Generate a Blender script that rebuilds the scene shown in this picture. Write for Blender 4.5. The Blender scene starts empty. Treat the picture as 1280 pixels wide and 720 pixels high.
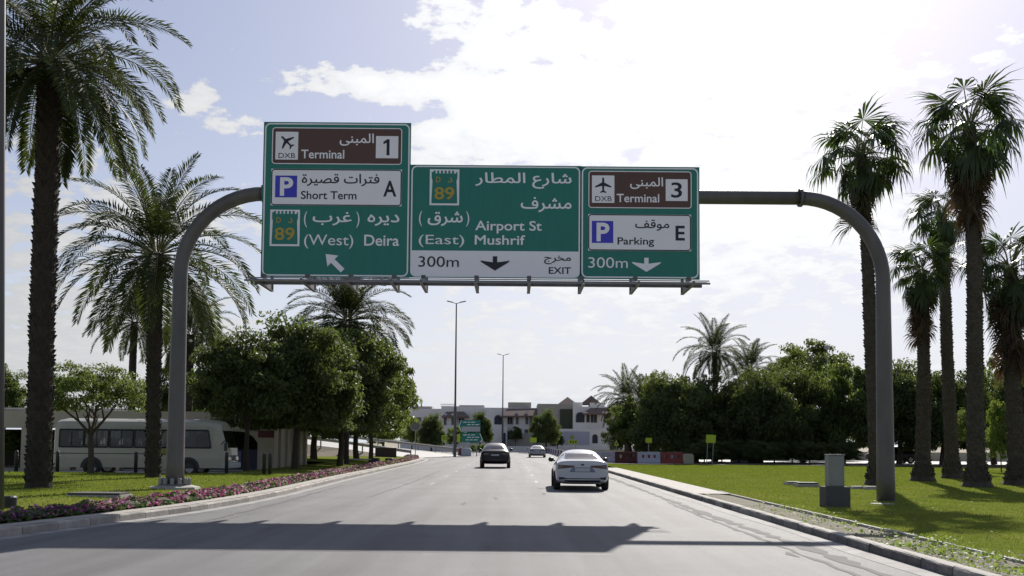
import bpy, bmesh, math, random
import numpy as np
from mathutils import Vector, Matrix, Euler
from mathutils.bvhtree import BVHTree
from mathutils.geometry import delaunay_2d_cdt

random.seed(7)
RNG = np.random.default_rng(11)
S = bpy.context.scene
COL = S.collection
PI = math.pi
R = math.radians

# ------------------------------------------------------------------ camera
F = 1300.0                      # focal length in pixels of a 1280 wide picture
CH = 1.62
PITCH, ROLL = R(3.5), R(0.45)
CY = 554 - F * math.tan(PITCH)
cam = bpy.data.objects.new('camera', bpy.data.cameras.new('camera'))
COL.objects.link(cam)
S.camera = cam
cam.data.sensor_width = 36
cam.data.lens = F * 36 / 1280
cam.data.shift_y = (CY - 360) / 1280
cam.data.clip_start = 0.1
cam.data.clip_end = 6000
RM = Matrix.Rotation(PI / 2 + PITCH, 3, 'X') @ Matrix.Rotation(ROLL, 3, 'Z')
cam.matrix_world = Matrix.Translation((0, 0, CH)) @ RM.to_4x4()

# ------------------------------------------------------------------ light
SUN_AZ, SUN_EL = math.atan2(0.41, 1.485), math.atan(1 / math.hypot(0.41, 1.485))   # azimuth clockwise from +Y
SUN_DIR = Vector((math.sin(SUN_AZ) * math.cos(SUN_EL), math.cos(SUN_AZ) * math.cos(SUN_EL), math.sin(SUN_EL)))
sun = bpy.data.objects.new('sun', bpy.data.lights.new('sun', 'SUN'))
COL.objects.link(sun)
sun.data.energy = 5.0
sun.data.angle = R(0.55)
sun.data.color = (1.0, 0.94, 0.86)
sun.rotation_euler = SUN_DIR.to_track_quat('Z', 'Y').to_euler()
S.view_settings.view_transform = 'Standard'
S.view_settings.look = 'None'
S.view_settings.exposure = 0.36
S.view_settings.gamma = 1
S.cycles.max_bounces = 6
S.cycles.transparent_max_bounces = 8
S.cycles.use_denoising = True


def ray(px, py):
    return RM @ Vector(((px - 640) / F, (CY - py) / F, -1))


def P(px, py, Y):
    d = ray(px, py)
    return Vector((0, 0, CH)) + d * (Y / d.y)


def G(px, py, z=0.0):
    d = ray(px, py)
    return Vector((0, 0, CH)) + d * ((z - CH) / d.z)


def build_world():
    w = bpy.data.worlds.new('World')
    S.world = w
    w.use_nodes = True
    nt = w.node_tree
    N, L = nt.nodes, nt.links
    N.clear()
    out = N.new('ShaderNodeOutputWorld')
    bg = N.new('ShaderNodeBackground')
    bg.inputs['Strength'].default_value = 0.1
    L.new(bg.outputs[0], out.inputs[0])
    sky = N.new('ShaderNodeTexSky')
    sky.sky_type = 'NISHITA'
    sky.sun_disc = False
    sky.sun_elevation = SUN_EL
    sky.sun_rotation = SUN_AZ
    sky.air_density = 1.0
    sky.dust_density = 1.2
    sky.ozone_density = 2.5
    tc = N.new('ShaderNodeTexCoord')
    sep = N.new('ShaderNodeSeparateXYZ')
    L.new(tc.outputs['Generated'], sep.inputs[0])

    def m(op, a, b=None, c=None, clamp=False):
        n = N.new('ShaderNodeMath')
        n.operation = op
        n.use_clamp = clamp
        for i, v in enumerate((a, b, c)):
            if v is None:
                continue
            if isinstance(v, (int, float)):
                n.inputs[i].default_value = v
            else:
                L.new(v, n.inputs[i])
        return n.outputs[0]
    x, y, z = sep.outputs
    az = m('ARCTAN2', x, y)
    el = m('ARCSINE', z)
    zz = m('ADD', m('MAXIMUM', z, 0.0), 0.22)
    cv = N.new('ShaderNodeCombineXYZ')
    L.new(m('DIVIDE', x, zz), cv.inputs[0])
    L.new(m('DIVIDE', y, zz), cv.inputs[1])

    def noise(scale, detail, rough, dist=0.0, off=0.0):
        mp = N.new('ShaderNodeMapping')
        mp.inputs['Location'].default_value = (off, off * 1.7, off * .3)
        L.new(cv.outputs[0], mp.inputs[0])
        n = N.new('ShaderNodeTexNoise')
        n.inputs['Scale'].default_value = scale
        n.inputs['Detail'].default_value = detail
        n.inputs['Roughness'].default_value = rough
        n.inputs['Distortion'].default_value = dist
        L.new(mp.outputs[0], n.inputs['Vector'])
        return n.outputs[0]
    n1 = noise(2.6, 9, 0.56, 0.25, 3.1)
    n2 = noise(11.0, 7, 0.6, 0.15, 8.2)
    n3 = noise(1.1, 3, 0.5, 0.0, 5.0)
    # clouds as they stand in the sky of the photograph: direction, spread, amount
    bumps = [(435, 100, 75, 17, .55), (375, 92, 26, 14, .25), (235, 132, 38, 15, .45), (290, 158, 42, 10, .4), (610, 38, 75, 28, .5), (525, 38, 30, 14, .3), (580, 95, 60, 14, .35),
             (660, 130, 110, 40, .34), (180, 8, 70, 22, .5), (940, 70, 200, 150, .6), (1010, 260, 120, 70, .2), (1260, 40, 40, 40, .35),
             (70, 350, 160, 90, .38), (300, 262, 60, 26, .3), (130, 250, 60, 30, .25), (210, 420, 90, 26, .25), (350, 60, 40, 12, .25), (210, 60, 50, 10, .22), (480, 60, 30, 10, .3), (100, 180, 40, 14, .2), (700, 470, 380, 60, .16), (930, 300, 160, 60, .3), (760, 380, 120, 30, .25),
             (150, 470, 260, 50, .2), (620, 430, 60, 30, .2), (560, 175, 70, 26, .28), (680, 150, 60, 30, .3),
             (400, 40, 110, 30, -.4), (120, 90, 120, 80, -.25), (300, 210, 130, 40, -.25), (1240, 190, 60, 120, -.5), (490, 70, 50, 12, -.35), (640, 85, 60, 12, -.3), (560, 60, 40, 9, -.3), (1010, 400, 90, 50, -.15), (760, 330, 120, 16, -.15), (480, 140, 90, 12, -.25), (380, 145, 80, 10, -.2), (800, 420, 60, 30, -.12), (400, 420, 120, 60, -.15)]
    acc = None
    for (px, py, rx, ry, amp) in bumps:
        d = ray(px, py).normalized()
        a0, e0 = math.atan2(d.x, d.y), math.asin(d.z)
        dx = m('MULTIPLY', m('SUBTRACT', az, a0), F / rx)
        dy = m('MULTIPLY', m('SUBTRACT', el, e0), F / ry)
        r2 = m('ADD', m('MULTIPLY', dx, dx), m('MULTIPLY', dy, dy))
        g = m('MULTIPLY', m('EXPONENT', m('MULTIPLY', r2, -0.5)), amp)
        acc = g if acc is None else m('ADD', acc, g)
    f = m('ADD', acc, m('MULTIPLY', m('SUBTRACT', n1, .5), 1.3))
    f = m('ADD', f, m('MULTIPLY', m('SUBTRACT', n2, .5), 1.9))
    low = m('EXPONENT', m('MULTIPLY', m('ABSOLUTE', el), -6.5))
    n4 = noise(24.0, 6, 0.62, 0.3, 2.2)
    f = m('ADD', f, m('MULTIPLY', m('SUBTRACT', n4, .5), m('SUBTRACT', 1.0, low)))
    mask = N.new('ShaderNodeMapRange')
    mask.interpolation_type = 'SMOOTHSTEP'
    L.new(m('SUBTRACT', .19, m('MULTIPLY', low, .20)), mask.inputs['From Min'])
    L.new(m('ADD', .33, m('MULTIPLY', low, .25)), mask.inputs['From Max'])
    L.new(f, mask.inputs['Value'])
    # closeness to the sun: thin cloud there is brighter
    dot = N.new('ShaderNodeVectorMath')
    dot.operation = 'DOT_PRODUCT'
    L.new(tc.outputs['Generated'], dot.inputs[0])
    dot.inputs[1].default_value = SUN_DIR
    s = m('MAXIMUM', dot.outputs['Value'], 0.0)
    glow = m('POWER', s, 5.0)
    veil = m('MULTIPLY', m('ADD', m('MULTIPLY', glow, .30), m('MULTIPLY', n3, .30)), 1.0, clamp=True)
    veil = m('ADD', veil, m('MULTIPLY', low, .85), clamp=True)
    bright = m('ADD', m('MULTIPLY', glow, 4.9), m('ADD', m('ADD', 2.7, m('MULTIPLY', s, 1.5)), m('ADD', m('MULTIPLY', low, .9), m('MULTIPLY', m('SUBTRACT', f, .4), m('SUBTRACT', 2.0, m('MULTIPLY', low, 1.6))))))
    mx1 = N.new('ShaderNodeMix')
    mx1.data_type = 'RGBA'
    L.new(veil, mx1.inputs[0])
    # blue of the sky pushed a little to lavender, as in the photograph
    tint = N.new('ShaderNodeMix')
    tint.data_type = 'RGBA'
    tint.blend_type = 'MULTIPLY'
    tint.inputs[0].default_value = 1
    L.new(sky.outputs[0], tint.inputs[6])
    tint.inputs[7].default_value = (.74, .70, .74, 1)
    L.new(tint.outputs[2], mx1.inputs[6])
    vc = N.new('ShaderNodeMix')
    vc.data_type = 'RGBA'
    L.new(m('MULTIPLY', m('SUBTRACT', low, .10), 2.2, clamp=True), vc.inputs[0])
    vc.inputs[6].default_value = (4.5, 4.75, 5.75, 1)
    vc.inputs[7].default_value = (5.7, 6.05, 6.75, 1)
    L.new(vc.outputs[2], mx1.inputs[7])
    col = N.new('ShaderNodeVectorMath')
    col.operation = 'SCALE'
    col.inputs[0].default_value = (.975, .985, 1.01)
    L.new(bright, col.inputs[3])
    mx2 = N.new('ShaderNodeMix')
    mx2.data_type = 'RGBA'
    L.new(mask.outputs[0], mx2.inputs[0])
    L.new(mx1.outputs[2], mx2.inputs[6])
    L.new(col.outputs[0], mx2.inputs[7])
    L.new(mx2.outputs[2], bg.inputs['Color'])


build_world()

# ------------------------------------------------------------------ materials
MATS = {}


def mat(name, c1, c2=None, rough=.8, scale=3.0, bump=0.0, bscale=40.0, metal=0.0, spec=.5, detail=6, transl=None, coat=0.0, stretch=None, rnd=0.0, mid=.5, wid=.25):
    if name in MATS:
        return MATS[name]
    mt = bpy.data.materials.new(name)
    mt.use_nodes = True
    nt = mt.node_tree
    N, L = nt.nodes, nt.links
    b = N['Principled BSDF']
    b.inputs['Roughness'].default_value = rough
    b.inputs['Metallic'].default_value = metal
    b.inputs['Specular IOR Level'].default_value = spec
    b.inputs['Coat Weight'].default_value = coat
    tc = N.new('ShaderNodeTexCoord')
    vec = tc.outputs['Object']
    if stretch:
        mp = N.new('ShaderNodeMapping')
        mp.inputs['Scale'].default_value = stretch
        L.new(vec, mp.inputs[0])
        vec = mp.outputs[0]
    c2 = c2 or tuple(v * .82 for v in c1)
    n = N.new('ShaderNodeTexNoise')
    n.inputs['Scale'].default_value = scale
    n.inputs['Detail'].default_value = detail
    n.inputs['Roughness'].default_value = .62
    L.new(vec, n.inputs['Vector'])
    mr = N.new('ShaderNodeMapRange')
    mr.inputs['From Min'].default_value = mid - wid
    mr.inputs['From Max'].default_value = mid + wid
    L.new(n.outputs[0], mr.inputs[0])
    mx = N.new('ShaderNodeMix')
    mx.data_type = 'RGBA'
    mx.inputs[6].default_value = (*c1, 1)
    mx.inputs[7].default_value = (*c2, 1)
    L.new(mr.outputs[0], mx.inputs[0])
    colout = mx.outputs[2]
    if rnd:
        oi = N.new('ShaderNodeObjectInfo')
        hs = N.new('ShaderNodeHueSaturation')
        mr2 = N.new('ShaderNodeMapRange')
        mr2.inputs['To Min'].default_value = 1 - rnd
        mr2.inputs['To Max'].default_value = 1 + rnd
        L.new(oi.outputs['Random'], mr2.inputs[0])
        L.new(mr2.outputs[0], hs.inputs['Value'])
        L.new(colout, hs.inputs['Color'])
        colout = hs.outputs[0]
    L.new(colout, b.inputs['Base Color'])
    if bump:
        n2 = N.new('ShaderNodeTexNoise')
        n2.inputs['Scale'].default_value = bscale
        n2.inputs['Detail'].default_value = 5
        L.new(vec, n2.inputs['Vector'])
        bp = N.new('ShaderNodeBump')
        bp.inputs['Strength'].default_value = bump
        bp.inputs['Distance'].default_value = .03
        L.new(n2.outputs[0], bp.inputs['Height'])
        L.new(bp.outputs[0], b.inputs['Normal'])
    if transl:
        mfac = .26 if 'palm' in name else .38
        out = N['Material Output']
        t = N.new('ShaderNodeBsdfTranslucent')
        t.inputs['Color'].default_value = (*transl, 1)
        ms = N.new('ShaderNodeMixShader')
        ms.inputs[0].default_value = mfac
        L.new(b.outputs[0], ms.inputs[1])
        L.new(t.outputs[0], ms.inputs[2])
        L.new(ms.outputs[0], out.inputs[0])
    MATS[name] = mt
    return mt


def asphalt_mat():
    mt = mat('asphalt', (.118, .117, .120), (.165, .164, .167), rough=.72, scale=.35, bump=.5, bscale=90, spec=.26, detail=10)
    nt = mt.node_tree
    N, L = nt.nodes, nt.links
    b = N['Principled BSDF']
    src = b.inputs['Base Color'].links[0].from_socket
    tc = N.new('ShaderNodeTexCoord')
    # aggregate speckle
    v = N.new('ShaderNodeTexNoise')
    v.inputs['Scale'].default_value = 60
    v.inputs['Detail'].default_value = 3
    v.inputs['Roughness'].default_value = .8
    L.new(tc.outputs['Object'], v.inputs['Vector'])
    mr = N.new('ShaderNodeMapRange')
    mr.inputs['From Min'].default_value = .3
    mr.inputs['From Max'].default_value = .7
    mr.inputs['To Min'].default_value = .62
    mr.inputs['To Max'].default_value = 1.4
    L.new(v.outputs[0], mr.inputs[0])
    mu = N.new('ShaderNodeMix')
    mu.data_type = 'RGBA'
    mu.blend_type = 'MULTIPLY'
    mu.inputs[0].default_value = 1
    L.new(src, mu.inputs[6])
    L.new(mr.outputs[0], mu.inputs[7])
    # long worn tracks along the lanes
    mp = N.new('ShaderNodeMapping')
    mp.inputs['Scale'].default_value = (1.0, .035, 1)
    L.new(tc.outputs['Object'], mp.inputs[0])
    n = N.new('ShaderNodeTexNoise')
    n.inputs['Scale'].default_value = 1.3
    n.inputs['Detail'].default_value = 5
    L.new(mp.outputs[0], n.inputs['Vector'])
    mr3 = N.new('ShaderNodeMapRange')
    mr3.inputs['From Min'].default_value = .35
    mr3.inputs['From Max'].default_value = .65
    mr3.inputs['To Min'].default_value = .8
    mr3.inputs['To Max'].default_value = 1.18
    L.new(n.outputs[0], mr3.inputs[0])
    mu2 = N.new('ShaderNodeMix')
    mu2.data_type = 'RGBA'
    mu2.blend_type = 'MULTIPLY'
    mu2.inputs[0].default_value = 1
    L.new(mu.outputs[2], mu2.inputs[6])
    L.new(mr3.outputs[0], mu2.inputs[7])
    # cracks
    mp2 = N.new('ShaderNodeMapping')
    mp2.inputs['Scale'].default_value = (.55, .16, 1)
    L.new(tc.outputs['Object'], mp2.inputs[0])
    nd = N.new('ShaderNodeTexNoise')
    nd.inputs['Scale'].default_value = 2.2
    nd.inputs['Detail'].default_value = 6
    L.new(mp2.outputs[0], nd.inputs['Vector'])
    ad = N.new('ShaderNodeMix')
    ad.data_type = 'RGBA'
    ad.inputs[0].default_value = .35
    L.new(mp2.outputs[0], ad.inputs[6])
    L.new(nd.outputs['Color'], ad.inputs[7])
    vo = N.new('ShaderNodeTexVoronoi')
    vo.feature = 'DISTANCE_TO_EDGE'
    vo.inputs['Scale'].default_value = .55
    L.new(ad.outputs[2], vo.inputs['Vector'])
    mr4 = N.new('ShaderNodeMapRange')
    mr4.inputs['From Min'].default_value = .0
    mr4.inputs['From Max'].default_value = .006
    mr4.inputs['To Min'].default_value = .90
    mr4.inputs['To Max'].default_value = 1
    L.new(vo.outputs[0], mr4.inputs[0])
    mu3 = N.new('ShaderNodeMix')
    mu3.data_type = 'RGBA'
    mu3.blend_type = 'MULTIPLY'
    mu3.inputs[0].default_value = 1
    L.new(mu2.outputs[2], mu3.inputs[6])
    L.new(mr4.outputs[0], mu3.inputs[7])
    L.new(mu3.outputs[2], b.inputs['Base Color'])
    return mt


M_ASPH = asphalt_mat()
M_SERV = mat('pale_asphalt', (.27, .26, .25), (.35, .34, .32), rough=.75, scale=.3)
M_SAND = mat('sandy_ground', (.30, .25, .18), (.20, .17, .11), rough=.95, scale=.15, bump=.4, bscale=5)
M_CONC = mat('concrete', (.42, .40, .36), (.30, .285, .26), rough=.85, scale=2.5, bump=.4, bscale=30)
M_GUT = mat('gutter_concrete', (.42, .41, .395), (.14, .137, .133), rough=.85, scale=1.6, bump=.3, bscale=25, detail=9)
M_KDARK = mat('kerb_dark_paint', (.075, .072, .075), (.20, .19, .18), rough=.75, scale=4, bump=.4, bscale=30, rnd=.25, mid=.62, wid=.2)
M_KLITE = mat('kerb_worn_paint', (.25, .24, .235), (.12, .115, .11), rough=.75, scale=4, bump=.4, bscale=30, rnd=.2)
M_KBEIGE = mat('kerb_beige_concrete', (.40, .375, .33), (.22, .20, .18), rough=.85, scale=3, bump=.4, bscale=30, rnd=.18)
M_LAWN = mat('lawn_turf', (.215, .22, .055), (.10, .145, .024), rough=.95, scale=.45, bump=.8, bscale=45, detail=9, spec=.0)
M_BLADE = mat('grass_blade', (.215, .225, .055), (.10, .145, .022), rough=.6, scale=.45, transl=(.21, .27, .03), spec=.15)
M_DIRT = mat('bed_soil', (.09, .085, .05), (.19, .17, .12), rough=.95, scale=3, bump=.8, bscale=20)
M_STEEL = mat('grey_painted_steel', (.135, .122, .115), (.075, .071, .072), rough=.5, scale=2.2, metal=0.0, bump=.05, bscale=12, stretch=(1, 1, .3))
M_GALV = mat('galvanised_steel', (.34, .34, .35), (.24, .24, .25), rough=.45, metal=.7, scale=4)
M_DSTEEL = mat('dark_steel', (.06, .06, .065), (.09, .09, .09), rough=.5, scale=5)
M_BARK = mat('palm_bark', (.055, .043, .032), (.024, .019, .015), rough=.95, scale=5, bump=1.0, bscale=18)
M_BARKG = mat('grey_palm_bark', (.10, .082, .066), (.042, .034, .027), rough=.95, scale=4, bump=1.0, bscale=18, stretch=(1, 1, 2.2))
M_WOOD = mat('tree_bark', (.085, .067, .05), (.045, .036, .028), rough=.95, scale=6, bump=.8, bscale=20, stretch=(1, 1, .3))
M_FROND = mat('date_palm_leaf', (.038, .052, .021), (.022, .034, .013), rough=.65, scale=1.5, transl=(.10, .13, .025), rnd=.25, spec=.25)
M_RACH = mat('palm_midrib', (.16, .15, .06), (.11, .11, .045), rough=.5, scale=3)
M_FAN = mat('fan_palm_leaf', (.05, .075, .028), (.028, .045, .017), rough=.42, scale=1.5, transl=(.09, .15, .025), rnd=.3, spec=.3)
M_DEAD = mat('dead_palm_leaf', (.12, .085, .05), (.06, .043, .028), rough=.9, scale=3, rnd=.3, transl=(.1, .06, .03))
M_LEAF_A = mat('dark_evergreen_leaf', (.078, .105, .038), (.042, .062, .024), rough=.55, scale=2.2, transl=(.15, .20, .04), rnd=.2, spec=.22)
M_LEAF_B = mat('mid_green_leaf', (.085, .115, .035), (.050, .076, .024), rough=.55, scale=2.2, transl=(.2, .27, .05), rnd=.2, spec=.22)
M_LEAF_C = mat('light_green_leaf', (.12, .16, .04), (.08, .11, .03), rough=.55, scale=2.2, transl=(.26, .34, .05), rnd=.2, spec=.22)
M_GREEN = mat('sign_green', (.012, .21, .158), (.014, .17, .13), rough=.38, scale=2.5, stretch=(3, 3, .35), detail=8, spec=.4)
M_BROWN = mat('sign_brown', (.105, .048, .032), (.095, .043, .029), rough=.35, scale=1.5, spec=.4)
M_WHITE = mat('sign_white', (.92, .90, .92), (.88, .86, .88), rough=.35, scale=1.5, spec=.4)
M_BLACK = mat('sign_black', (.012, .012, .02), (.010, .010, .016), rough=.4, scale=2, spec=.4)
M_BLUE = mat('sign_blue', (.05, .045, .55), (.045, .04, .5), rough=.35, scale=2, spec=.4)
M_GOLD = mat('sign_gold', (.50, .33, .03), (.46, .30, .03), rough=.4, scale=2, spec=.4)
M_RUB = mat('rubber', (.018, .018, .018), (.028, .027, .026), rough=.85, scale=8)
M_RIM = mat('wheel_alloy', (.35, .35, .36), (.28, .28, .29), rough=.3, metal=.8, scale=5)
M_GLASS = mat('dark_glass', (.012, .014, .016), (.01, .012, .014), rough=.05, scale=2, spec=.9)
M_VWALL = mat('villa_plaster', (.78, .74, .69), (.70, .66, .62), rough=.9, scale=.6)
M_VWALL2 = mat('villa_beige_plaster', (.42, .38, .32), (.35, .32, .27), rough=.9, scale=.6)
M_VROOF = mat('villa_roof_tile', (.20, .135, .115), (.135, .09, .08), rough=.85, scale=5)
M_BWALL = mat('kiosk_beige_wall', (.40, .36, .26), (.34, .305, .225), rough=.9, scale=.8, bump=.2, bscale=20)
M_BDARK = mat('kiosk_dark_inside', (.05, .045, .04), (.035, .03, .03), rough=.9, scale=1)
M_RED = mat('barrier_red_plastic', (.24, .035, .025), (.18, .028, .02), rough=.55, scale=3)
M_BWHITE = mat('barrier_pale_plastic', (.42, .43, .52), (.36, .37, .45), rough=.55, scale=3)
M_LIME = mat('lime_sign_sheet', (.42, .56, .02), (.38, .50, .02), rough=.5, scale=3)
M_PAINT = mat('worn_road_paint', (.20, .195, .19), (.13, .128, .125), rough=.6, scale=6, detail=10)
M_PINK = mat('pink_petal', (.62, .20, .36), (.72, .36, .50), rough=.7, scale=6, transl=(.6, .15, .3))
M_MAG = mat('magenta_petal', (.40, .06, .20), (.50, .12, .28), rough=.7, scale=6, transl=(.5, .06, .25))
M_PURP_SHADE = mat('shaded_purple_petal', (.14, .03, .15), (.2, .05, .18), rough=.7, scale=6, transl=(.25, .05, .25))  # purple petals, darkened to carry shade in their colour
M_HERB = mat('bedding_leaf', (.06, .12, .025), (.04, .08, .02), rough=.7, scale=6, transl=(.15, .25, .04))


def pane_mat():
    mt = bpy.data.materials.new('bus_window_glass')
    mt.use_nodes = True
    N, L = mt.node_tree.nodes, mt.node_tree.links
    N.clear()
    o = N.new('ShaderNodeOutputMaterial')
    t = N.new('ShaderNodeBsdfTransparent')
    t.inputs[0].default_value = (.42, .45, .43, 1)
    g = N.new('ShaderNodeBsdfGlossy')
    g.inputs['Roughness'].default_value = .05
    g.inputs[0].default_value = (.8, .8, .8, 1)
    f = N.new('ShaderNodeFresnel')
    f.inputs[0].default_value = 1.5
    x = N.new('ShaderNodeMixShader')
    L.new(f.outputs[0], x.inputs[0])
    L.new(t.outputs[0], x.inputs[1])
    L.new(g.outputs[0], x.inputs[2])
    L.new(x.outputs[0], o.inputs[0])
    return mt


M_PANE = pane_mat()
M_BOLL = mat('bollard_dark', (.02, .02, .022), (.03, .03, .03), rough=.6)


# ------------------------------------------------------------------ mesh helpers
class MB:
    def __init__(s):
        s.v, s.f, s.m = [], [], []

    def add(s, vs, fs, mi=0):
        o = len(s.v)
        s.v += [tuple(v) for v in vs]
        s.f += [tuple(i + o for i in f) for f in fs]
        s.m += [mi] * len(fs)

    def box(s, x0, x1, y0, y1, z0, z1, mi=0, rot=None, c=None):
        vs = [Vector(p) for p in ((x0, y0, z0), (x1, y0, z0), (x1, y1, z0), (x0, y1, z0), (x0, y0, z1), (x1, y0, z1), (x1, y1, z1), (x0, y1, z1))]
        if rot is not None:
            c = Vector(c)
            vs = [c + rot @ (v - c) for v in vs]
        s.add(vs, [(0, 3, 2, 1), (4, 5, 6, 7), (0, 1, 5, 4), (1, 2, 6, 5), (2, 3, 7, 6), (3, 0, 4, 7)], mi)

    def tube(s, pts, radii, n=10, mi=0, caps=True):
        pts = [Vector(p) for p in pts]
        if not isinstance(radii, (list, tuple)):
            radii = [radii] * len(pts)
        up = Vector((0, 0, 1))
        t0 = (pts[1] - pts[0]).normalized()
        if abs(t0.dot(up)) > .9:
            up = Vector((0, 1, 0))
        a = t0.cross(up).normalized()
        vs, fs = [], []
        for i, p in enumerate(pts):
            t = (pts[min(i + 1, len(pts) - 1)] - pts[max(i - 1, 0)]).normalized()
            a = (a - t * a.dot(t)).normalized()
            b = t.cross(a)
            for k in range(n):
                an = 2 * PI * k / n
                vs.append(p + (a * math.cos(an) + b * math.sin(an)) * radii[i])
        for i in range(len(pts) - 1):
            for k in range(n):
                k2 = (k + 1) % n
                fs.append((i * n + k, i * n + k2, (i + 1) * n + k2, (i + 1) * n + k))
        if caps:
            fs.append(tuple(range(n - 1, -1, -1)))
            fs.append(tuple((len(pts) - 1) * n + k for k in range(n)))
        s.add(vs, fs, mi)

    def prism(s, poly, d, mi=0):
        """poly: list of 3-D points in a plane; extruded along vector d"""
        n = len(poly)
        d = Vector(d)
        vs = [Vector(p) for p in poly] + [Vector(p) + d for p in poly]
        fs = [tuple(range(n)), tuple(range(2 * n - 1, n - 1, -1))] + [(k, (k + 1) % n, n + (k + 1) % n, n + k) for k in range(n)]
        s.add(vs, fs, mi)

    def mesh(s, name, mats, smooth=False):
        me = bpy.data.meshes.new(name)
        me.from_pydata(s.v, [], s.f)
        if not isinstance(mats, (list, tuple)):
            mats = [mats]
        for m_ in mats:
            me.materials.append(m_)
        if len(mats) > 1:
            me.polygons.foreach_set('material_index', s.m)
        if smooth:
            me.polygons.foreach_set('use_smooth', [True] * len(s.f))
        bm = bmesh.new()
        bm.from_mesh(me)
        bmesh.ops.recalc_face_normals(bm, faces=bm.faces)
        bm.to_mesh(me)
        bm.free()
        me.update()
        return me

    def build(s, name, mats, parent=None, loc=(0, 0, 0), smooth=False, bevel=0.0):
        o = link(name, s.mesh(name, mats, smooth), parent, loc)
        if bevel:
            b = o.modifiers.new('bevel', 'BEVEL')
            b.width = bevel
            b.segments = 2
            b.limit_method = 'ANGLE'
        return o


def link(name, data, parent=None, loc=(0, 0, 0), rot=None, sc=None):
    o = bpy.data.objects.new(name, data)
    COL.objects.link(o)
    o.parent = parent
    o.location = loc
    if rot is not None:
        o.rotation_euler = rot
    if sc is not None:
        o.scale = sc
    return o


def thing(name, label, cat, loc=(0, 0, 0), rz=0, group=None):
    o = link(name, None, None, loc, (0, 0, rz))
    o['label'] = label
    o['category'] = cat
    if group:
        o['group'] = group
    return o


def tag(o, label, cat, group=None, kind=None):
    o['label'] = label
    o['category'] = cat
    if group:
        o['group'] = group
    if kind:
        o['kind'] = kind
    return o


def struct(o, label=None):
    o['kind'] = 'structure'
    if label:
        o['label'] = label
    return o


def copy_tree(o, parent=None):
    c = o.copy()
    COL.objects.link(c)
    c.parent = parent
    for ch in list(o.children):
        copy_tree(ch, c)
    return c


def quads_mesh(name, V, nper, mats, mi=None, smooth=False):
    """V: (n, nper, 3) array of separate small faces"""
    n = len(V)
    me = bpy.data.meshes.new(name)
    me.vertices.add(n * nper)
    me.vertices.foreach_set('co', np.ascontiguousarray(V, dtype=np.float32).ravel())
    me.loops.add(n * nper)
    me.loops.foreach_set('vertex_index', np.arange(n * nper, dtype=np.int32))
    me.polygons.add(n)
    me.polygons.foreach_set('loop_start', np.arange(0, n * nper, nper, dtype=np.int32))
    me.polygons.foreach_set('loop_total', np.full(n, nper, dtype=np.int32))
    for m_ in (mats if isinstance(mats, (list, tuple)) else [mats]):
        me.materials.append(m_)
    if mi is not None:
        me.polygons.foreach_set('material_index', mi.astype(np.int32))
    me.update(calc_edges=True)
    return me


# ------------------------------------------------------------------ ground, roads
def sheet(name, pts_l, pts_r, m_, nx=2, zf=None):
    """ribbon between two polylines of (x,y,z)"""
    mb = MB()
    vs, fs = [], []
    for a, b in zip(pts_l, pts_r):
        a, b = Vector(a), Vector(b)
        for k in range(nx + 1):
            p = a.lerp(b, k / nx)
            if zf:
                p.z = zf(p.x, p.y, p.z)
            vs.append(p)
    n = nx + 1
    for i in range(len(pts_l) - 1):
        for k in range(nx):
            fs.append((i * n + k, i * n + k + 1, (i + 1) * n + k + 1, (i + 1) * n + k))
    mb.add(vs, fs)
    o = mb.build(name, m_)
    struct(o)
    return o


LK = [(-30, -13.5), (0, -10.6), (10, -9.35), (17.2, -8.47), (21, -7.75), (24, -7.25), (27.4, -6.98), (32, -6.9), (44, -7.15), (60, -7.3), (80, -7.45), (95, -7.9), (104, -8.7), (108, -10.2), (110, -13), (111, -22)]


def xl(y):
    for (a, xa), (b, xb) in zip(LK, LK[1:]):
        if y <= b:
            return xa + (xb - xa) * (y - a) / (b - a)
    return LK[-1][1]


XR = 5.47
g = MB()
g.add([(-3000, -200, -.06), (3000, -200, -.06), (3000, 4500, -.06), (-3000, 4500, -.06)], [(0, 1, 2, 3)])
struct(g.build('ground', M_SAND))
ys = list(range(-30, 108, 4)) + [108, 110]
sheet('road', [(xl(y) - .05 if y < 108 else -24, y, 0) for y in ys] + [(-24, 128, 0), (-24, 240, 0)],
      [(XR + .05, y, 0) for y in ys] + [(XR + .05, 128, 0), (9, 240, 0)], M_ASPH, 6)
# gutters
gy = list(range(-6, 70, 2))
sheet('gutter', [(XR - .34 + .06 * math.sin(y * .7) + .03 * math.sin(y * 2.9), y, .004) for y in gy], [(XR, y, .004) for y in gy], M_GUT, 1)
gy2 = list(range(14, 105, 2))
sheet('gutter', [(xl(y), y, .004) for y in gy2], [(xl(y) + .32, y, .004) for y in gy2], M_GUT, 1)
# stains and worn marks on the asphalt
def strip(pts, w, m_, z, name='road_marking'):
    l_, r_ = [], []
    for i, p in enumerate(pts):
        a = Vector(pts[max(i - 1, 0)])
        b = Vector(pts[min(i + 1, len(pts) - 1)])
        d = (b - a).normalized()
        nrm = Vector((-d.y, d.x))
        l_.append((p[0] + nrm.x * w / 2, p[1] + nrm.y * w / 2, z))
        r_.append((p[0] - nrm.x * w / 2, p[1] - nrm.y * w / 2, z))
    return sheet(name, l_, r_, m_, 1)


for k in range(9):
    y0 = 40 + k * 9
    strip([(-3.1, y0), (-3.1, y0 + 2.2)], .12, M_PAINT, .004)
    strip([(1.05, y0 + 3), (1.05, y0 + 5.2)], .12, M_PAINT, .004)
# seam across the near road
strip([(-4.9, 15.6), (-1, 15.5), (1.5, 15.3)], .03, M_PAINT, .004, 'road_seam')

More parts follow.
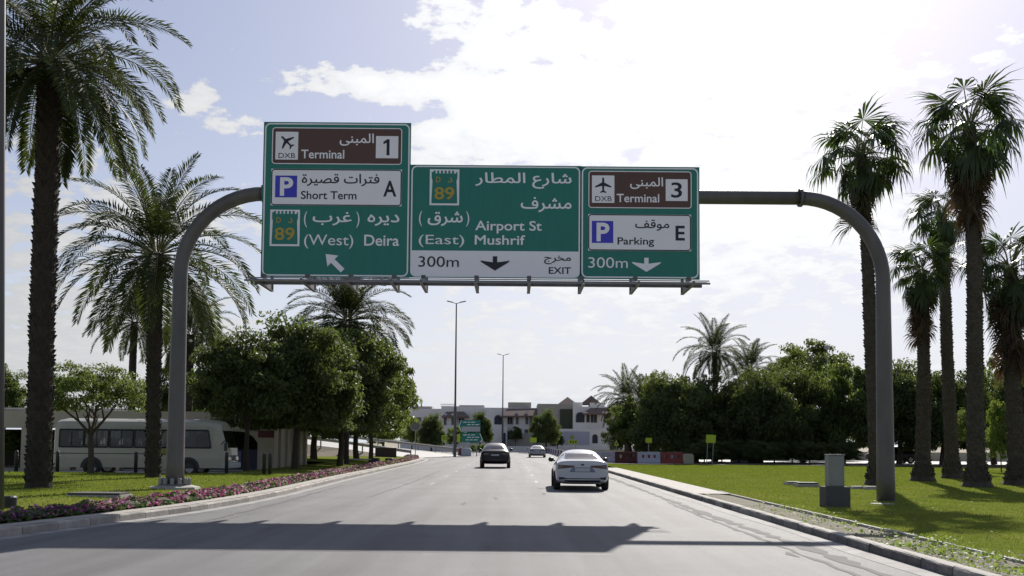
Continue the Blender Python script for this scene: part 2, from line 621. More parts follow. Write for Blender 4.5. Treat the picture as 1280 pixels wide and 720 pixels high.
def stain(pts, w0, w1, m_, seed, name='road_stain'):
    rr = random.Random(seed)
    dense = []
    for a, b in zip(pts, pts[1:]):
        n = max(2, int(abs(b[1] - a[1]) / .35))
        dense += [(a[0] + (b[0] - a[0]) * k / n, a[1] + (b[1] - a[1]) * k / n) for k in range(n)]
    l_, r_ = [], []
    for i, (x, y) in enumerate(dense):
        w = (w0 + (w1 - w0) * rr.random()) / 2 * min(1, (i + .2) / 3, (len(dense) - i - .8) / 3)
        j = rr.uniform(-.04, .04)
        l_.append((x - w + j, y, .0045))
        r_.append((x + w + j, y, .0045))
    return sheet(name, l_, r_, m_, 1)


M_STAIN = mat('road_grime', (.125, .122, .12), (.165, .163, .162), rough=.85, scale=7, detail=10, spec=.15)
M_TAR = mat('tar_seal', (.09, .088, .088), (.135, .133, .134), rough=.95, scale=9, spec=.05)
stain([(4.72, 8), (4.7, 16), (4.55, 24), (4.62, 34), (4.75, 52)], .03, .34, M_STAIN, 1)
stain([(4.35, 12), (4.3, 22), (4.4, 30)], .02, .12, M_STAIN, 2)
stain([(-6.2, 19), (-6.1, 27), (-6.3, 40)], .02, .14, M_STAIN, 3)
stain([(-4.2, 30), (-4.0, 42), (-4.1, 60)], .012, .04, M_TAR, 6)
for k in range(14):
    x, y = random.uniform(-6, 4.4), random.uniform(13, 60)
    stain([(x, y), (x + random.uniform(-.1, .1), y + random.uniform(.8, 2.2))], .05, .4, M_STAIN, 20 + k)

# ------------------------------------------------------------------ lawns
def grid(name, x0, x1, y0, y1, nx, ny, zf, m_, xf0=None, xf1=None):
    mb = MB()
    vs, fs = [], []
    for j in range(ny + 1):
        y = y0 + (y1 - y0) * j / ny
        a = xf0(y) if xf0 else x0
        b = xf1(y) if xf1 else x1
        for i in range(nx + 1):
            x = a + (b - a) * i / nx
            vs.append((x, y, zf(x, y)))
    n = nx + 1
    for j in range(ny):
        for i in range(nx):
            fs.append((j * n + i, j * n + i + 1, (j + 1) * n + i + 1, (j + 1) * n + i))
    mb.add(vs, fs)
    o = mb.build(name, m_, smooth=True)
    struct(o)
    return o


def z_right(x, y):
    return .07 - .08 * min(max((x - 6.8) / 3, 0), 1) + .025 * math.sin(x * .35 + 1) * math.sin(y * .17) + .012 * math.sin(x * 1.3) * math.sin(y * .9)


def z_left(x, y):
    d = xl(y) - x
    return .15 + .10 * min(max((d - 1.2) / 3, 0), 1) + .02 * math.sin(x * .5) * math.sin(y * .3)


grid('lawn', 6.83, 75, -10, 84, 90, 110, z_right, M_LAWN)
grid('lawn', 0, 0, 5, 44.3, 40, 50, z_left, M_LAWN, lambda y: -45, lambda y: xl(y) - .62)
grid('lawn', 0, 0, 44.3, 106, 14, 60, z_left, M_LAWN, lambda y: -12.2 if y < 70 else -12.2 - (y - 70) * .6, lambda y: xl(y) - .62)
grid('shrub_bed', 6.5, 75, 84.1, 94, 40, 6, lambda x, y: .03 + .02 * math.sin(x), mat('hedge_shade_ground', (.07, .055, .035), (.04, .035, .02), rough=.95, scale=3, bump=.6, bscale=20))  # ground coloured dark to stand for the shade along the hedge
sheet('side_road', [(9, 94, .0), (9, 112, .0)], [(120, 92, .0), (120, 116, .0)], M_SERV, 8)
sheet('service_road', [(-60, 44.9, .03), (-60, 54, .03)], [(-12.4, 44.9, .03), (-12.4, 54, .03)], M_SERV, 8)

# strip behind the right kerb: planting bed near, paving further on
sheet('planting_bed', [(XR + .17, y, .10) for y in range(-6, 33, 2)], [(6.72, y, .085) for y in range(-6, 33, 2)], M_DIRT, 3, lambda x, y, z: z + .02 * math.sin(y * 3 + x * 5))
sheet('pavement', [(XR + .17, y, .128) for y in range(32, 67, 2)], [(6.72, y, .125) for y in range(32, 67, 2)], M_CONC, 2)
pv = list(range(6, 107, 1))
sheet('pavement', [(xl(y) - .62, y, .145) for y in pv], [(xl(y) - .16, y, .15) for y in pv], M_CONC, 1)

# ------------------------------------------------------------------ kerbs
def stone_mesh(name, L_, m_, seed, top=None):
    rr = random.Random(seed)
    mb = MB()
    w, h, c = .17, .15, .035
    prof = [(0, -.1), (0, h - c), (c * .5, h - c * .35), (c * 1.3, h), (w, h), (w, -.1)]
    vs = []
    nst = 5
    for i in range(nst):
        t = i / (nst - 1)
        for (x, z) in prof:
            e = .006 * rr.uniform(-1, 1)
            vs.append((x + (e if 0 < x < w else abs(e) if x == 0 else 0), .008 + t * (L_ - .016), z + (rr.uniform(-.008, .002) if z > 0 else 0)))
    n = len(prof)
    fs = [(i * n + k, i * n + k + 1, (i + 1) * n + k + 1, (i + 1) * n + k) for i in range(nst - 1) for k in range(n - 1)]
    fs += [tuple(range(n)), tuple((nst - 1) * n + k for k in range(n - 1, -1, -1))]
    mb.add(vs, fs)
    if top:
        mb.m = [1 if i < (nst - 1) * (n - 1) and i % (n - 1) in (2, 3) else 0 for i in range(len(fs))]
        return mb.mesh(name, [m_, top])
    return mb.mesh(name, m_)


kr = MB()
kr.box(XR + .03, XR + .15, -8, 66.5, -.1, .09)
kerb_r = struct(kr.build('kerb', M_CONC))
rs = [stone_mesh('kerb_stone', 1.0, M_KDARK, 1, M_CONC), stone_mesh('kerb_stone', 1.0, M_KLITE, 2, M_CONC), stone_mesh('kerb_stone', 1.0, M_KDARK, 3, M_CONC)]
for i in range(73):
    y = -6 + i
    m_ = rs[1] if (i * 7 + (i // 3)) % 5 in (0, 2) else rs[0 if i % 2 else 2]
    link('kerb_stone', m_, kerb_r, (XR + random.uniform(-.006, .006), y, random.uniform(-.006, .004)), (0, 0, random.uniform(-.004, .004)))
kl = MB()
for y in range(6, 107):
    a, b = xl(y), xl(y + 1)
    kl.add([(a - .03, y, -.1), (b - .03, y + 1, -.1), (b - .15, y + 1, -.1), (a - .15, y, -.1), (a - .03, y, .09), (b - .03, y + 1, .09), (b - .15, y + 1, .09), (a - .15, y, .09)],
           [(4, 5, 6, 7), (0, 1, 5, 4), (3, 2, 6, 7), (0, 3, 7, 4), (1, 2, 6, 5)])
kerb_l = struct(kl.build('kerb', M_CONC))
ls = [stone_mesh('kerb_stone', 1.0, M_KBEIGE, s_) for s_ in (5, 6, 7)]
y = 6.0
i = 0
while y < 106:
    x0 = xl(y)
    x1 = xl(y + .95)
    ang = math.atan2(x1 - x0, .95)
    # the stone's face looks towards the road: mirror by turning it half round
    link('kerb_stone', ls[i % 3], kerb_l, (x1, y + .99 * math.cos(ang), random.uniform(-.005, .004)), (0, 0, PI - ang))
    y += math.cos(ang)
    i += 1
# thin edging between planting bed and lawn
ed = MB()
for i in range(26):
    y0 = -5 + i * 1.5
    ed.box(6.74, 6.81, y0, y0 + 1.46, -.05, .125 + random.uniform(-.012, .012))
edg = struct(ed.build('lawn_edging', M_CONC))


# ------------------------------------------------------------------ grass blades, flowers, weeds
def blades(n, xr, yr, zf, h, w, m_, name, label, bias=2.0, ok=None):
    y = yr[0] + (yr[1] - yr[0]) * RNG.random(n) ** bias
    x = xr[0] + (xr[1] - xr[0]) * RNG.random(n)
    if ok is not None:
        k = ok(x, y)
        x, y = x[k], y[k]
    n = len(x)
    z = np.array([zf(a, b) for a, b in zip(x, y)])
    an = RNG.random(n) * 2 * PI
    hh = h * (.5 + RNG.random(n))
    lean = RNG.normal(0, .35, (n, 2)) * hh[:, None]
    sc = 1 + (y - yr[0]) / 25.0
    dx, dy = np.cos(an) * w * sc, np.sin(an) * w * sc
    V = np.zeros((n, 3, 3))
    V[:, 0] = np.stack([x - dx, y - dy, z - .005], 1)
    V[:, 1] = np.stack([x + dx, y + dy, z - .005], 1)
    V[:, 2] = np.stack([x + lean[:, 0], y + lean[:, 1], z + hh], 1)
    o = link(name, quads_mesh(name, V, 3, m_))
    tag(o, label, 'grass', kind='stuff')
    return o


blades(260000, (6.83, 34), (9, 84), z_right, .032, .008, M_BLADE, 'grass', 'short sunlit mown grass on the lawn right of the road', 1.6, lambda x, y: x < 6.83 + y * .46)
blades(80000, (-22, -8), (14, 44), z_left, .04, .008, M_BLADE, 'grass', 'short mown grass on the lawn behind the left flower bed', 1.3, lambda x, y: (x < np.array([xl(b) for b in y]) - 1.5) & (x > -.52 * y - 1))


def flower_bed():
    n = 46000
    y = 11 + 96 * RNG.random(n) ** 1.7
    t = RNG.random(n)
    wid = np.where(y < 50, .78, .62)
    xk = np.array([xl(b) for b in y]) - .60
    x = xk - t * wid + RNG.normal(0, .03, n)
    # clumpy mound profile
    hp = .24 * np.sqrt(np.clip(1 - (2 * t - 1) ** 2, 0, 1)) * (.72 + .28 * np.sin(y * 5.3 + 2 * np.sin(y * 1.7 + x * 3)) * np.sin(x * 9 + y * 2.1))
    up = RNG.random(n) ** .35
    z = .15 + hp * up + .02
    s = (.017 + .016 * RNG.random(n)) * (1 + (y - 11) / 60)
    gap = np.sin(y * 3.7 + 2 * np.sin(y * .9)) * np.sin(y * 1.9 + x * 4) > .55
    up = np.where(gap, up * .55, up)
    z = .15 + hp * up + .02
    tone = np.sin(y * .45) + .6 * np.sin(y * 1.7 + 1) + RNG.normal(0, .7, n)
    mi = np.where(tone > .2, 0, 1)
    mi = np.where((y < 21 + RNG.normal(0, 1.5, n)) & (RNG.random(n) < .78), 2, mi)  # near stretch mostly gets the dark petals, its shade put into the colour
    green = (RNG.random(n) < .40) | (up < .55)
    mi = np.where(green, 3, mi)
    nrm = np.stack([RNG.normal(0, .5, n), -.35 + RNG.normal(0, .5, n), np.ones(n)], 1)
    nrm /= np.linalg.norm(nrm, axis=1)[:, None]
    a = np.cross(nrm, RNG.normal(0, 1, (n, 3)))
    a /= np.linalg.norm(a, axis=1)[:, None]
    b = np.cross(nrm, a)
    c = np.stack([x, y, z], 1)
    V = np.zeros((n, 5, 3))
    for k in range(5):
        an = 2 * PI * k / 5
        V[:, k] = c + (a * math.cos(an) + b * math.sin(an)) * (s * np.where(green, 1.25, 1))[:, None] + nrm * (s * .25)[:, None] * (1 if k % 2 else -1)
    o = link('flower_bed', quads_mesh('flower_bed', V, 5, [M_PINK, M_MAG, M_PURP_SHADE, M_HERB], mi))
    tag(o, 'long low bed of pink and magenta flowers along the left kerb', 'flowers', kind='stuff')
    # earth under the flowers
    ys_ = [10 + i * .8 for i in range(121)]
    ys_ = [v for v in ys_ if v < 106.5]
    o2 = sheet('flower_soil', [(xl(v) - 1.45, v, .17) for v in ys_], [(xl(v) - .63, v, .17) for v in ys_], mat('dark_soil', (.05, .04, .025), (.03, .04, .015), rough=.95, scale=5), 6,
               lambda x, y, z: z + .13 * max(0, 1 - ((xl(y) - 1.02 - x) / .42) ** 2))


flower_bed()


def weeds():
    n = 9000
    y = 8 + 18 * RNG.random(n)
    c = (np.sin(y * 1.3) + np.sin(y * 3.1 + 1)) * .25
    k = RNG.random(n) < np.clip(1.15 - (y - 9) / 9 + c, 0.10, 1)
    y = y[k]
    n = len(y)
    x = XR + .25 + 1.15 * RNG.random(n)
    z = .10 + .11 * RNG.random(n) * np.clip(.6 + np.sin(y * 2.3 + x * 4), .15, 1.4)
    s = .018 + .02 * RNG.random(n)
    nrm = RNG.normal(0, .6, (n, 3)) + np.array([0, 0, 1])
    nrm /= np.linalg.norm(nrm, axis=1)[:, None]
    a = np.cross(nrm, RNG.normal(0, 1, (n, 3)))
    a /= np.linalg.norm(a, axis=1)[:, None]
    b = np.cross(nrm, a)
    cc = np.stack([x, y, z], 1)
    V = np.stack([cc - a * s[:, None], cc + b * s[:, None] * .6, cc + a * s[:, None] * 1.2, cc - b * s[:, None] * .6], 1)
    o = link('ground_cover', quads_mesh('ground_cover', V, 4, mat('weed_leaf', (.12, .19, .03), (.08, .14, .025), rough=.6, scale=5, transl=(.3, .42, .05))))
    tag(o, 'bright green creeping weeds in the strip behind the right kerb', 'ground cover', kind='stuff')


weeds()


def litter():
    n = 420
    y = 10 + 45 * RNG.random(n) ** 1.3
    x = 6.9 + 18 * RNG.random(n)
    z = np.array([z_right(a, b) for a, b in zip(x, y)]) + .035
    s_ = .018 + .03 * RNG.random(n)
    a = RNG.random(n) * 6.28
    c = np.stack([x, y, z], 1)
    u = np.stack([np.cos(a), np.sin(a), RNG.normal(0, .3, n)], 1) * s_[:, None]
    w = np.stack([-np.sin(a), np.cos(a), RNG.normal(0, .3, n)], 1) * (s_ * .45)[:, None]
    o = link('fallen_leaves', quads_mesh('fallen_leaves', np.stack([c - u, c + w, c + u, c - w], 1), 4, mat('dry_leaf', (.30, .24, .13), (.17, .12, .06), rough=.8, scale=4)))
    tag(o, 'dry fallen leaves scattered over the right lawn', 'leaves', kind='stuff')


litter()

# ------------------------------------------------------------------ foliage kits
def frond_mesh(name, L_, e0, bend, seed, nl=74, ll=.60, dead=False):
    rr = random.Random(seed)
    mb = MB()
    pts, ang = [], []
    p = Vector((0, 0, 0))
    n = 16
    side = rr.uniform(-.05, .05)
    for i in range(n + 1):
        t = i / n
        th = e0 - bend * t ** 1.35
        pts.append(p.copy())
        ang.append(th)
        p = p + Vector((math.cos(th), side * t * 2, math.sin(th))) * (L_ / n)
    mb.tube(pts, [.035 * (1 - .85 * i / n) for i in range(n + 1)], 3, 1, caps=False)

    def at(t):
        u = t * n
        i = min(int(u), n - 1)
        return pts[i].lerp(pts[i + 1], u - i), ang[i]
    for sgn in (-1, 1):
        for k in range(nl):
            t = .12 + .88 * (k + rr.random()) / nl
            q, th = at(min(t, .999))
            tan = Vector((math.cos(th), 0, math.sin(th)))
            nup = Vector((-math.sin(th), 0, math.cos(th)))
            l_ = ll * (.45 + .75 * math.sin(PI * min(1, t * .9 + .12)) ** .8) * rr.uniform(.8, 1.1)
            fw = .45 + .55 * t
            d = (Vector((0, sgn, 0)) * (1 - .25 * t) + tan * fw + nup * rr.uniform(.15, .55) * (1 if k % 2 else .4)).normalized()
            d2 = (d - Vector((0, 0, rr.uniform(.15, .5)))).normalized()
            wv = tan.cross(d).normalized().cross(d) * .025
            m1 = q + d * l_ * .5
            e = m1 + d2 * l_ * .5
            mb.add([q, m1 + wv, e, m1 - wv], [(0, 1, 2, 3)], 0)
    me = mb.mesh(name, [M_DEAD, M_DEAD] if dead else [M_FROND, M_RACH])
    return me


FROND = {}
for i, (e0, bd, L_) in enumerate([(80, 35, 3.6), (66, 70, 4.0), (50, 95, 4.2), (32, 100, 4.2), (12, 85, 4.1), (-10, 70, 3.9), (-35, 48, 3.5)]):
    FROND[i] = [frond_mesh('frond', L_, R(e0), R(bd), 10 * i + j) for j in range(2)]
DEADF = frond_mesh('dead_frond', 3.0, R(-50), R(38), 99, dead=True)


def fan_mesh(name, e0, droop, seed, dead=False):
    rr = random.Random(seed)
    mb = MB()
    pl = rr.uniform(.9, 1.2)
    p0 = Vector((0, 0, 0))
    pts = [p0]
    th = e0
    for i in range(5):
        pts.append(pts[-1] + Vector((math.cos(th), 0, math.sin(th))) * pl / 5)
        th -= R(9)
    mb.tube(pts, [.03, .025, .02, .018, .016, .014], 3, 1, caps=False)
    c = pts[-1]
    ax = Vector((math.cos(th), 0, math.sin(th)))
    nrm = Vector((-math.sin(th), 0, math.cos(th)))
    sd = Vector((0, 1, 0))
    ns = 34
    span = R(125)
    for k in range(ns):
        a = -span + 2 * span * (k + .5) / ns
        if rr.random() < .10:
            continue
        r1 = .55 * rr.uniform(.85, 1.1)
        r2 = rr.uniform(.72, 1.2) * (1 - .25 * abs(a) / span)
        cup = .55 * abs(math.sin(a)) + .1 * rr.random()
        d = (ax * math.cos(a) + sd * math.sin(a) + nrm * (-cup)).normalized()
        wd = (-ax * math.sin(a) + sd * math.cos(a))
        hw = r1 * math.tan(span / ns) * 1.02
        fold = nrm * (.03 if k % 2 else -.03)
        m1 = c + d * r1 + fold
        d2 = (d + Vector((0, 0, -droop * rr.uniform(.6, 1.3)))).normalized()
        m2 = m1 + d2 * (r2 - r1) * .6
        d3 = (d2 + Vector((0, 0, -droop * 1.6 * rr.uniform(.5, 1.3)))).normalized()
        e = m2 + d3 * (r2 - r1) * .75
        mb.add([c, m1 - wd * hw, m1 + wd * hw], [(0, 1, 2)], 0)
        mb.add([m1 - wd * hw, m1 + wd * hw, m2 + wd * hw * .55, m2 - wd * hw * .55, e], [(0, 1, 2, 3), (3, 2, 4)], 0)
    return mb.mesh(name, [M_DEAD, M_DEAD] if dead else [M_FAN, M_RACH])


FAN = {}
for i, (e0, dr) in enumerate([(80, .2), (66, .38), (46, .7), (22, 1.1), (0, 1.35), (-22, 1.5), (-45, 1.5)]):
    FAN[i] = [fan_mesh('frond', R(e0), dr, 200 + 10 * i + j) for j in range(2)]
FANDEAD = [fan_mesh('dead_frond', R(-74), 1.2, 300 + j, dead=True) for j in range(3)]


def trunk_mesh(h, r0, r1, lean, seed, boots=True, flare=1.0, m_=M_BARK):
    rr = random.Random(seed)
    mb = MB()
    n = max(14, int(h * 5))
    pts, rad = [], []
    for i in range(n + 1):
        t = i / n
        pts.append(Vector((lean[0] * t * t + .06 * math.sin(t * 5 + seed), lean[1] * t * t, h * t - .1 * (1 - t))))
        fl = 1 + (flare - 1) * max(0, 1 - t * h / 1.1) ** 1.5
        rad.append((r0 + (r1 - r0) * t) * fl * (1 + .05 * (i % 2) + rr.uniform(-.02, .03)))
    mb.tube(pts, rad, 14)
    me = mb.mesh('trunk', m_, smooth=False)
    bmx = None
    if boots:
        b = MB()
        k = 0
        dz = .13
        z = .25
        while z < h - .1:
            t = z / h
            c = Vector((lean[0] * t * t + .06 * math.sin(t * 5 + seed), lean[1] * t * t, z))
            fl = 1 + (flare - 1) * max(0, 1 - z / 1.1) ** 1.5
            rd = (r0 + (r1 - r0) * t) * fl
            m = 8
            for j in range(m):
                a = 2 * PI * (j + .5 * (k % 2)) / m + .15 * k + rr.uniform(-.1, .1)
                o = Vector((math.cos(a), math.sin(a), 0))
                s = Vector((-math.sin(a), math.cos(a), 0))
                w = rd * .30
                out = rd + rr.uniform(.02, .09)
                hh = dz * rr.uniform(1.0, 1.5)
                base = c + o * (rd * .93)
                tip = c + o * out + Vector((0, 0, hh))
                b.add([base - s * w, base + s * w, tip + s * w * .45, tip - s * w * .45, c + o * rd * .9 + Vector((0, 0, hh * 1.05))],
                      [(0, 1, 2, 3), (3, 2, 4), (0, 3, 4), (1, 4, 2)])
            z += dz
            k += 1
        bmx = b.mesh('leaf_base', m_)
    return me, bmx


def date_palm(loc, h, r, sc, seed, label, name='date_palm', nf=58, boots=True, lean=(0, 0), group=None, hang=.35):
    rr = random.Random(seed)
    t = thing(name, label, 'palm tree', loc, rr.uniform(0, 6), group)
    ir = Matrix.Rotation(-t.rotation_euler.z, 3, 'Z')
    ln = ir @ Vector((lean[0], lean[1], 0))
    tm, bm_ = trunk_mesh(h, r, r * .92, (ln.x, ln.y), seed, boots, 1.15)
    link('trunk', tm, t)
    if bm_:
        o = link('leaf_base', bm_, t)
        o['kind'] = 'stuff'
    top = Vector((ln.x + .06 * math.sin(5 + seed), ln.y, h))
    for i in range(nf):
        u = (i + .5) / nf
        cls = min(6, int(7 * u ** (1 - hang * .5)))
        a = i * 2.39996 + rr.uniform(-.25, .25)
        s = sc * rr.uniform(.88, 1.08)
        off = Vector((math.cos(a) * r * .6, math.sin(a) * r * .6, -.45 * u + .25))
        link('frond', FROND[cls][i % 2], t, top + off, (rr.uniform(-.12, .12), rr.uniform(-.1, .1), a), (s, s, s))
    return t


def fan_palm(loc, h, r, sc, seed, label, nf=40, nd=34, lean=(0, 0), dead_len=1.6, group=None, flare=1.9):
    rr = random.Random(seed)
    t = thing('fan_palm', label, 'palm tree', loc, 0, group)
    tm, bm_ = trunk_mesh(h, r, r * .66, lean, seed, True, flare, M_BARKG)
    link('trunk', tm, t)
    o = link('leaf_base', bm_, t)
    o['kind'] = 'stuff'
    top = Vector((lean[0] + .06 * math.sin(5 + seed), lean[1], h))
    for i in range(nf):
        u = (i + .5) / nf
        cls = min(6, int(7 * u))
        a = i * 2.39996 + rr.uniform(-.35, .35)
        s = sc * rr.uniform(.8, 1.15)
        off = Vector((math.cos(a) * .12, math.sin(a) * .12, -.55 * u + .25))
        link('frond', FAN[cls][i % 2], t, top + off, (rr.uniform(-.3, .3), rr.uniform(-.15, .15), a), (s, s, s))
    for i in range(nd):
        a = i * 2.39996
        s = sc * rr.uniform(.6, .95)
        zz = -.4 - dead_len * rr.random()
        link('dead_frond', FANDEAD[i % 3], t, top + Vector((math.cos(a) * r * .5, math.sin(a) * r * .5, zz)), (rr.uniform(-.3, .3), rr.uniform(-.1, .25), a), (s, s, s))
    return t


def crown_mesh(seed, nclump, per, leaf, m_, flat=.75, low=-.45, fine=1.0, spread=.22):
    r = np.random.default_rng(seed)
    d = r.normal(0, 1, (nclump * 2, 3))
    d /= np.linalg.norm(d, axis=1)[:, None]
    d = d[d[:, 2] > low][:nclump]
    rad = r.random(len(d)) ** .42
    # lobed outline
    lob = 1 + .14 * np.sin(d[:, 0] * 5 + seed) * np.sin(d[:, 1] * 4 + seed * 2) + .10 * np.sin(d[:, 2] * 7 + d[:, 0] * 6)
    c = d * (rad * lob * .88)[:, None]
    n = len(c)
    cr = spread * (.55 + .7 * r.random(n))
    k = per * n
    idx = np.repeat(np.arange(n), per)
    o = r.normal(0, 1, (k, 3))
    o /= np.linalg.norm(o, axis=1)[:, None]
    o *= (r.random(k) ** .45)[:, None] * cr[idx][:, None]
    o[:, 2] *= .62
    p = c[idx] + o
    p[:, 2] = np.where(p[:, 2] < low * .75, low * .75 - (low * .75 - p[:, 2]) * .35, p[:, 2])
    p[:, 2] *= flat
    nrm = r.normal(0, .75, (k, 3)) + np.array([0, 0, .7]) + o * 1.5 / np.maximum(cr[idx], .01)[:, None] * .6
    nrm /= np.linalg.norm(nrm, axis=1)[:, None]
    a = np.cross(nrm, r.normal(0, 1, (k, 3)))
    a /= np.linalg.norm(a, axis=1)[:, None]
    b = np.cross(nrm, a)
    s = leaf * (.6 + .8 * r.random(k))[:, None]
    V = np.stack([p - a * s, p + b * s * .5 * fine, p + a * s - nrm * s * .25, p - b * s * .5 * fine], 1)
    return quads_mesh('crown', V, 4, m_)


def limb_mesh(seed, n=5, r=.06, spread=.6, h0=-1.0):
    """trunk and limbs in crown units: crown centre at 0, ground at h0"""
    rr = random.Random(seed)
    mb = MB()
    f = Vector((rr.uniform(-.05, .05), rr.uniform(-.05, .05), h0 * .45))
    mb.tube([(0, 0, h0), (f.x * .4, f.y * .4 + .02, h0 * .75), f], [r * 1.25, r, r * .85], 8)
    for i in range(n):
        a = 2 * PI * i / n + rr.uniform(-.4, .4)
        e = Vector((math.cos(a) * spread * rr.uniform(.6, 1.1), math.sin(a) * spread * rr.uniform(.6, 1.1), rr.uniform(-.05, .35)))
        m1 = f.lerp(e, .45) + Vector((rr.uniform(-.06, .06), rr.uniform(-.06, .06), .03))
        mb.tube([f, m1, e], [r * .6, r * .42, r * .15], 6)
        for j in range(3):
            e2 = e + Vector((rr.uniform(-.3, .3), rr.uniform(-.3, .3), rr.uniform(.0, .3)))
            mb.tube([m1.lerp(e, .3 * j), m1.lerp(e2, .6) + Vector((0, 0, .03)), e2], [r * .32, r * .2, r * .07], 5)
    return mb.mesh('trunk', M_WOOD)


CROWN = {
    'dense': [crown_mesh(s_, 240, 190, .027, M_LEAF_A, .8, -.6) for s_ in (1, 2, 3)],
    'mid': [crown_mesh(s_, 190, 130, .028, M_LEAF_B, .78, -.5, spread=.2) for s_ in (4, 5)],
    'airy': [crown_mesh(s_, 120, 110, .024, M_LEAF_B, .62, -.25, .8, .2) for s_ in (6, 7)],
    'light': [crown_mesh(s_, 120, 110, .035, M_LEAF_C, .8, -.5, spread=.24) for s_ in (8,)],
}
LIMBS = [limb_mesh(s_) for s_ in (1, 2, 3)]
TC = [0]


def tree(x, y, zc, rx, rz, kind, label, ground=0.0, cat='tree', group=None, name='broadleaf_tree', ry=None, th=1.0):
    """zc: height of the crown's centre; rx, rz: half width and half height of the crown"""
    i = TC[0]
    TC[0] += 1
    t = thing(name, label, cat, (x, y, ground), 0, group)
    cm = CROWN[kind][i % len(CROWN[kind])]
    fl = {'dense': .8, 'mid': .78, 'airy': .62, 'light': .8}[kind]
    zz = zc - ground
    link('crown', cm, t, (0, 0, zz), (0, 0, i * 1.7), (rx, ry or rx, rz / fl))
    me = LIMBS[i % 3].copy()
    k = min(1.0, rz / zz * 1.1)
    for v in me.vertices:
        if v.co.z > -.45:
            v.co.z = -.45 + (v.co.z + .45) * k if k < 1 else v.co.z
        rr_xy = 1 if v.co.z < -.45 else min(1.0, 1.0)
    link('trunk', me, t, (0, 0, zz), (0, 0, i * 1.1), (rx * th, rx * th, zz))
    return t


def px_tree(px, Y, ytop, ybot, halfw, kind, label, ground=.1, **kw):
    k = Y / F
    a, b = P(px, ytop, Y), P(px, ybot, Y)
    rz = (a.z - b.z) / 1.42
    return tree(a.x, Y, b.z + .46 * rz, halfw * k * 1.12, rz, kind, label, ground, **kw)


# date palms at the left
p = G(48, 612, .2)
top = P(60, 70, p.y)
date_palm((p.x, p.y, .15), top.z - .3, .325, 1.0, 3, 'tallest date palm with thick dark trunk, leftmost on the lawn', lean=(top.x - p.x, 0), nf=66, hang=.9)
p = G(190, 599, .2)
top = P(196, 316, p.y)
date_palm((p.x, p.y, .15), top.z - .2, .25, 1.08, 8, 'date palm in front of the bus, beside the left gantry post', lean=(top.x - p.x, 0), nf=48, hang=.5)
for (px, Y, ytop, sc, lab) in ((168, 78, 404, .95, 'distant date palm rising behind the small tree near the bus'),
                               (238, 74, 420, 1.0, 'date palm half hidden behind the left gantry post'),
                               (434, 66, 402, 1.12, 'date palm rising above the dark trees under the left sign')):
    q = P(px, ytop, Y)
    date_palm((q.x, Y, .1), q.z, .28, sc, int(px), lab, nf=46 if px < 400 else 64, boots=False)
for (px, Y, yh, sc, lab) in ((893, 104, 440, 1.05, 'date palm with spreading fronds above the right trees'),
                             (938, 108, 462, .95, 'smaller date palm with upright fronds right of the spreading one'),
                             (783, 112, 500, 1.0, 'bushy date palm at the left end of the right tree belt'),
                             (804, 106, 506, .95, 'drooping grey green date palm behind the plastic barriers')):
    q = P(px, yh, Y)
    date_palm((q.x, Y, .0), q.z, .28, sc, int(px), lab, nf=44, boots=False)

# fan palms at the right
for (pb, yb, pt, yt, r, sc, nd, dl, lab) in (
        (1096, 606, 1074, 192, .30, 1.2, 16, 1.5, 'tall fan palm leaning behind the right gantry post'),
        (1155, 602, 1152, 338, .33, .95, 46, 1.9, 'shorter fan palm with a hanging skirt of brown leaves'),
        (1190, 598, 1176, 268, .33, 1.05, 16, 1.5, 'fan palm between the skirted palm and the tallest palm'),
        (1223, 609, 1211, 158, .34, 1.3, 46, 2.6, 'tallest fan palm with brown skirt, near the right edge'),
        (1271, 607, 1262, 335, .36, 1.25, 54, 2.6, 'fan palm with dark drooping skirt at the right edge')):
    q = G(pb, yb, .0)
    tp = P(pt, yt, q.y)
    fan_palm((q.x, q.y, -.02), tp.z, r, sc, int(pb), lab, nf=38, nd=nd, lean=(tp.x - q.x, 0), dead_len=dl)

# broadleaf trees, left
px_tree(118, 42.5, 446, 528, 70, 'airy', 'small airy tree standing in front of the bus', .15, th=.8)
px_tree(8, 60, 455, 520, 26, 'mid', 'leafy tree cut by the left edge of the picture', .1)
for (px, Y, yt, yb, hw, kd, lab) in (
        (312, 50, 415, 524, 66, 'dense', 'dark leafy tree leaning over the bus front'),
        (372, 53, 398, 534, 80, 'dense', 'broad dark tree in the middle of the left row'),
        (428, 62, 406, 536, 76, 'dense', 'dark tree in front of the date palm under the sign'),
        (466, 74, 414, 540, 52, 'mid', 'green tree at the right end of the left row'),
        (345, 64, 440, 548, 84, 'mid', 'low spreading green tree filling the gap behind the dark ones'),
        (448, 80, 450, 552, 70, 'mid', 'low green tree behind the right end of the left row'),
        (395, 84, 430, 545, 76, 'dense', 'dark tree at the back of the left row')):
    px_tree(px, Y, yt, yb, hw, kd, lab, .15, group='dark trees on the left verge', th=.75)
px_tree(300, 72, 470, 530, 40, 'light', 'yellow green tree behind the beige kiosk roof', .1)
px_tree(225, 80, 452, 525, 48, 'mid', 'bushy tree behind the left gantry post', .1)
px_tree(480, 150, 505, 556, 26, 'light', 'light green tree behind the guardrails, right of the trunks', 0)
